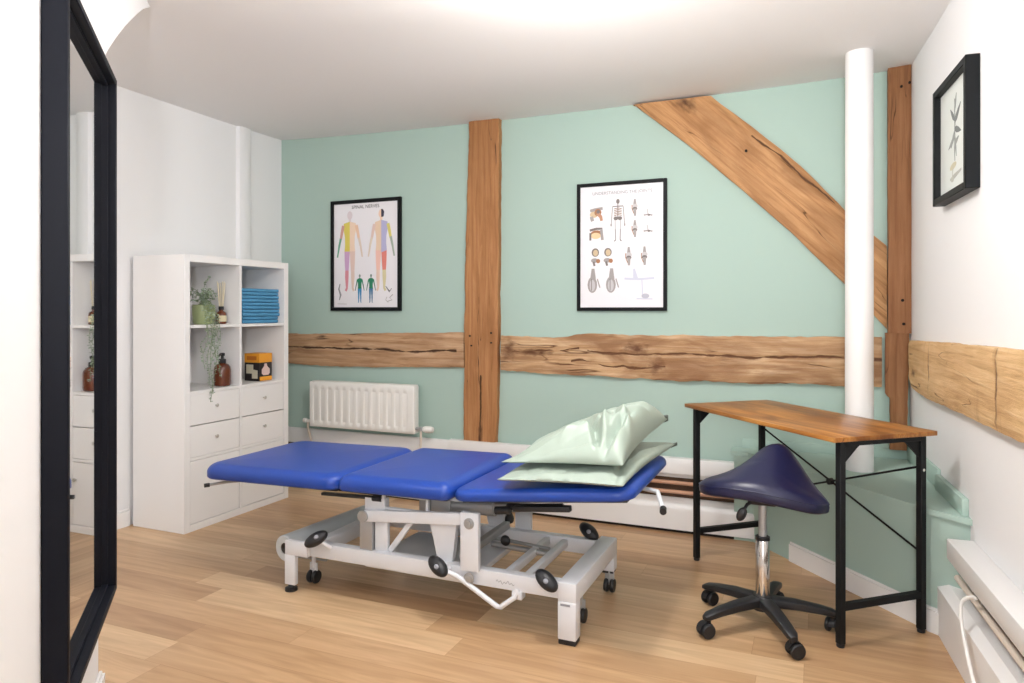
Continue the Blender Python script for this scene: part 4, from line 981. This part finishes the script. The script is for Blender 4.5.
# ------------------------------------------------------------------ saddle stool
def stool():
    cx, cy = -.178, 2.803
    t = thing('saddle_stool', 'navy saddle stool on a black five star base in front of the desk', 'stool', (cx, cy, 0))
    bl = M_['blkplas']
    b = BM(); lathe(b, [(.030, .062), (.038, .066), (.040, .10), (.034, .116), (.030, .118)], (cx, cy, 0), 24); hub = part('hub', b, bl, t)
    for k in range(5):
        a = R(8.5+72*k); d = Vector((math.cos(a), math.sin(a), 0)); n_ = Vector((-d.y, d.x, 0)); b = BM()
        secs = [(.02, .096, .028, .020), (.12, .092, .025, .018), (.20, .083, .022, .015), (.245, .075, .020, .013), (.262, .070, .012, .008)]
        rings = []
        for (r, z, wd, ht) in secs:
            c_ = Vector((cx, cy, z))+d*r; ring = []
            for q in range(12):
                an = 2*PI*q/12; ring.append(b.verts.new(c_+n_*wd*math.copysign(abs(math.cos(an))**.6, math.cos(an))+Vector((0, 0, ht*math.copysign(abs(math.sin(an))**.6, math.sin(an))))))
            rings.append(ring)
        for i in range(len(rings)-1):
            for q in range(12): b.faces.new((rings[i][q], rings[i][(q+1) % 12], rings[i+1][(q+1) % 12], rings[i+1][q]))
        b.faces.new(rings[0][::-1]); b.faces.new(rings[-1]); leg = part('base_arm', b, bl, t)
        wc = Vector((cx, cy, 0))+d*.243; yaw = a+1.1+k*1.7; wd_ = Vector((math.cos(yaw), math.sin(yaw), 0)); ax = Vector((-wd_.y, wd_.x, 0)); cc = wc+wd_*.012
        b = BM(); cyl(b, wc+Vector((0, 0, .04)), wc+Vector((0, 0, .068)), .008, n=10)
        m = frame4(cc+Vector((0, 0, .027)), wd_, Vector((0, 0, 1)), ax); prism(b, [(.029*math.cos(x), .029*math.sin(x)) for x in (R(q) for q in range(0, 181, 15))], -.010, .010, m)
        cs = part('castor', b, bl, t)
        for s in (-1, 1):
            b = BM(); lathe(b, [(.008, -.008), (.023, -.008), (.0265, -.004), (.0265, .004), (.023, .008), (.008, .008)], (0, 0, s*.018), 20, 'Z'); bmesh.ops.transform(b, matrix=m, verts=b.verts); part('wheel', b, bl, cs)
    b = BM(); lathe(b, [(.024, .11), (.025, .115), (.025, .328), (.022, .332)], (cx, cy, 0), 28); part('outer_column', b, M_['steel'], t, label='polished steel outer column')
    b = BM(); lathe(b, [(.0265, .324), (.0265, .336), (.015, .338)], (cx, cy, 0), 24); part('column_ring', b, bl, t)
    b = BM(); lathe(b, [(.0145, .30), (.0145, .475)], (cx, cy, 0), 24); part('inner_column', b, M_['greymetal'], t, label='grey gas lift column')
    # seat: rear edge faces the camera, the pommel rises away from it
    E = Vector((.66, -.751, 0)).normalized()          # along the rear edge
    ang = R(-6); E = Vector((math.cos(ang), math.sin(ang), 0)); P = Vector((-E.y, E.x, 0))
    sc = Vector((cx-.008, cy+.012, .566)); m = frame4(sc, E, P, (0, 0, 1))
    b = BM(); n, k_ = 48, 30
    def outline(s):
        # closed plan outline: wide rounded rear edge, narrowing pommel
        a = 2*PI*s; c_, s_ = math.cos(a), math.sin(a)
        x = .230*math.copysign(abs(c_)**.75, c_); y = .165*math.copysign(abs(s_)**.85, s_)
        if y > 0: x *= 1-.58*(y/.165)**1.1
        else: y *= .78
        y -= 0.02*(abs(x)/.225)**2*(1 if y < 0 else 0)*-1
        return x, y
    def ht(x, y):
        f = (y+.13)/.295                                # 0 rear .. 1 pommel
        ridge = math.exp(-(x/(.135-.04*f))**2)
        z = -.022+.162*ridge*max(0, f)**1.0*(1-.30*max(0, f-.75)/.25) - .034*(abs(x)/.225)**1.6*(1-.2*f)
        z -= .012*(x/.225)
        return z
    skew = lambda y: .055*max(0, (y+.02)/.185)
    top = []
    rr_ = [0.001, .12, .25, .38, .5, .62, .74, .84, .92, .97, 1.0]
    for r in rr_:
        ring = []
        for i in range(n):
            x, y = outline(i/n); x *= r; y *= r
            e = max(0, (r-.84)/.16); z = ht(x, y)-.016*e*e
            ring.append((x+skew(y), y, z))
        top.append(ring)
    rings = [[b.verts.new(m @ Vector(p)) for p in ring] for ring in top]
    for dz, s_ in ((-.012, 1.012), (-.030, 1.0), (-.040, .96), (-.042, .6), (-.042, .1)):
        rings.append([b.verts.new(m @ Vector((p[0]*s_, p[1]*s_, ht((p[0]-skew(p[1]))*s_, p[1]*s_)-.016+dz))) for p in top[-1]])
    for i in range(len(rings)-1):
        for q in range(n): b.faces.new((rings[i][q], rings[i][(q+1) % n], rings[i+1][(q+1) % n], rings[i+1][q]))
    b.faces.new(rings[0]); b.faces.new(rings[-1][::-1]); seat = part('seat', b, M_['navy'], t, angle=80)
    b = BM(); pth = [m @ Vector((p[0]*1.004, p[1]*1.004, p[2]-.002)) for p in top[-1]]; pth.append(pth[0]); tube(b, pth, .0028, 6, False); part('piping', b, M_['navy'], seat)
    b = BM(); box(b, cx-.05, cx+.05, cy-.05, cy+.05, .462, .490, .006); part('seat_plate', b, bl, t)
    b = BM(); tube(b, [(cx-.02, cy-.02, .475), (cx-.050, cy-.06, .465), (cx-.062, cy-.075, .445)], .006, 8); lv = part('height_lever', b, bl, t)
    b = BM(); ellip(b, (cx-.068, cy-.08, .432), .017, .013, .028, Matrix.Rotation(R(25), 4, 'Y')); part('lever_knob', b, bl, lv)
stool()

# ------------------------------------------------------------------ desk
def desk():
    an = R(-48.7); Lx, S = .955, .470
    t = thing('writing_desk', 'small rustic wood desk with black metal legs by the green corner shelf', 'desk', (-.075, 3.197, 0), an)
    bm_ = M_['blkmetal']; hx, hy = Lx/2, S/2
    b = BM(); box(b, -hx, hx, -hy, hy, .724, .741, .0025, 2); part('desktop', b, M_['deskwood'], t, world=False)
    q = .0125; lx, ly = hx-.025, hy-.051
    for sx in (-1, 1):
        for sy in (-1, 1):
            x, y = sx*lx, sy*ly
            b = BM(); box(b, x-q, x+q, y-q, y+q, .012, .7238, .002, 1); l = part('leg', b, bm_, t, world=False)
            b = BM(); lathe(b, [(.013, 0), (.014, .003), (.014, .013)], (x, y, 0), 14); part('foot', b, M_['blkplas'], l, world=False)
            b = BM(); prism(b, [(y-sy*q, .709), (y-sy*(q+.075), .709), (y-sy*(q+.06), .699), (y-sy*q, .644)], x-.004, x+.004, frame4((0, 0, 0), (0, 1, 0), (0, 0, 1), (1, 0, 0))); part('gusset', b, bm_, l, world=False)
            if sx > 0 and sy > 0:
                b = BM(); lathe(b, [(.006, -.003), (.006, 0), (.003, .002)], (x+q+.0005, y, .598), 10, 'X'); part('bolt', b, M_['steel'], l, world=False, label='bright bolt head')
        b = BM(); box(b, sx*lx-q, sx*lx+q, -ly+q, ly-q, .706, .7238, .001, 1); part('top_rail', b, bm_, t, world=False)
        b = BM(); box(b, sx*lx-q*.9, sx*lx+q*.9, -ly+q, ly-q, .128, .152, .001, 1); part('stretcher', b, bm_, t, world=False)
    for sgn, dy in ((1, .004), (-1, -.004)):
        b = BM(); tube(b, [(-lx, ly+dy, .45+sgn*.16), (lx, ly+dy, .45-sgn*.16)], .0042, 8); part('brace_rod', b, bm_, t, world=False)
    b = BM(); lathe(b, [(.014, -.01), (.014, .01)], (0, ly, .45), 14, 'Y'); part('brace_hub', b, bm_, t, world=False)
desk()

# ------------------------------------------------------------------ light
def area(name, loc, rot, sx, sy, power, col=(1, 1, 1), shape='RECTANGLE'):
    l = bpy.data.lights.new(name, 'AREA'); l.shape = shape; l.size = sx; l.size_y = sy; l.energy = power; l.color = col
    o = bpy.data.objects.new(name, l); C.objects.link(o); o.location = loc; o.rotation_euler = rot; return o
def point(name, loc, r, power, col):
    l = bpy.data.lights.new(name, 'POINT'); l.shadow_soft_size = r; l.energy = power; l.color = col
    o = bpy.data.objects.new(name, l); C.objects.link(o); o.location = loc; return o
def spot(name, loc, target, angle, r, power, col):
    l = bpy.data.lights.new(name, 'SPOT'); l.shadow_soft_size = r; l.energy = power; l.color = col; l.spot_size = R(angle); l.spot_blend = 1.0
    o = bpy.data.objects.new(name, l); C.objects.link(o); o.location = loc
    o.rotation_euler = (Vector(target)-Vector(loc)).to_track_quat('-Z', 'Y').to_euler(); return o
area('rear_fill', (0.07, -1.9, 1.42), (R(90), 0, 0), 1.3, 1.3, 48, (0.92, 0.96, 1.0))  # added fill from behind the camera, set in the unseen rear opening
point('ceiling_lamp_and_fill', (-0.75, 2.05, 2.20), 0.10, 42, (1.0, 0.965, 0.935))
point('ceiling_lamp_and_fill', (-2.3, 0.9, 2.2), 0.12, 10, (1.0, 0.96, 0.93))  # added fill with no known fitting; the one above is the room's lamp
# added fill behind the camera, thrown up at the ceiling like a flash
spot('ceiling_fill_spot', (0.05, -0.55, 1.45), (-0.45, 1.15, 2.4), 120, 0.12, 420, (0.97, 0.98, 1.0))

w = bpy.data.worlds.new('world'); bpy.context.scene.world = w; w.use_nodes = True
w.node_tree.nodes['Background'].inputs['Color'].default_value = (0.86, 0.93, 1, 1); w.node_tree.nodes['Background'].inputs['Strength'].default_value = 1.0

sc = bpy.context.scene
sc.view_settings.view_transform = 'Standard'; sc.view_settings.look = 'None'; sc.view_settings.gamma = 1; sc.view_settings.use_curve_mapping = False
sc.view_settings.exposure = 0.38
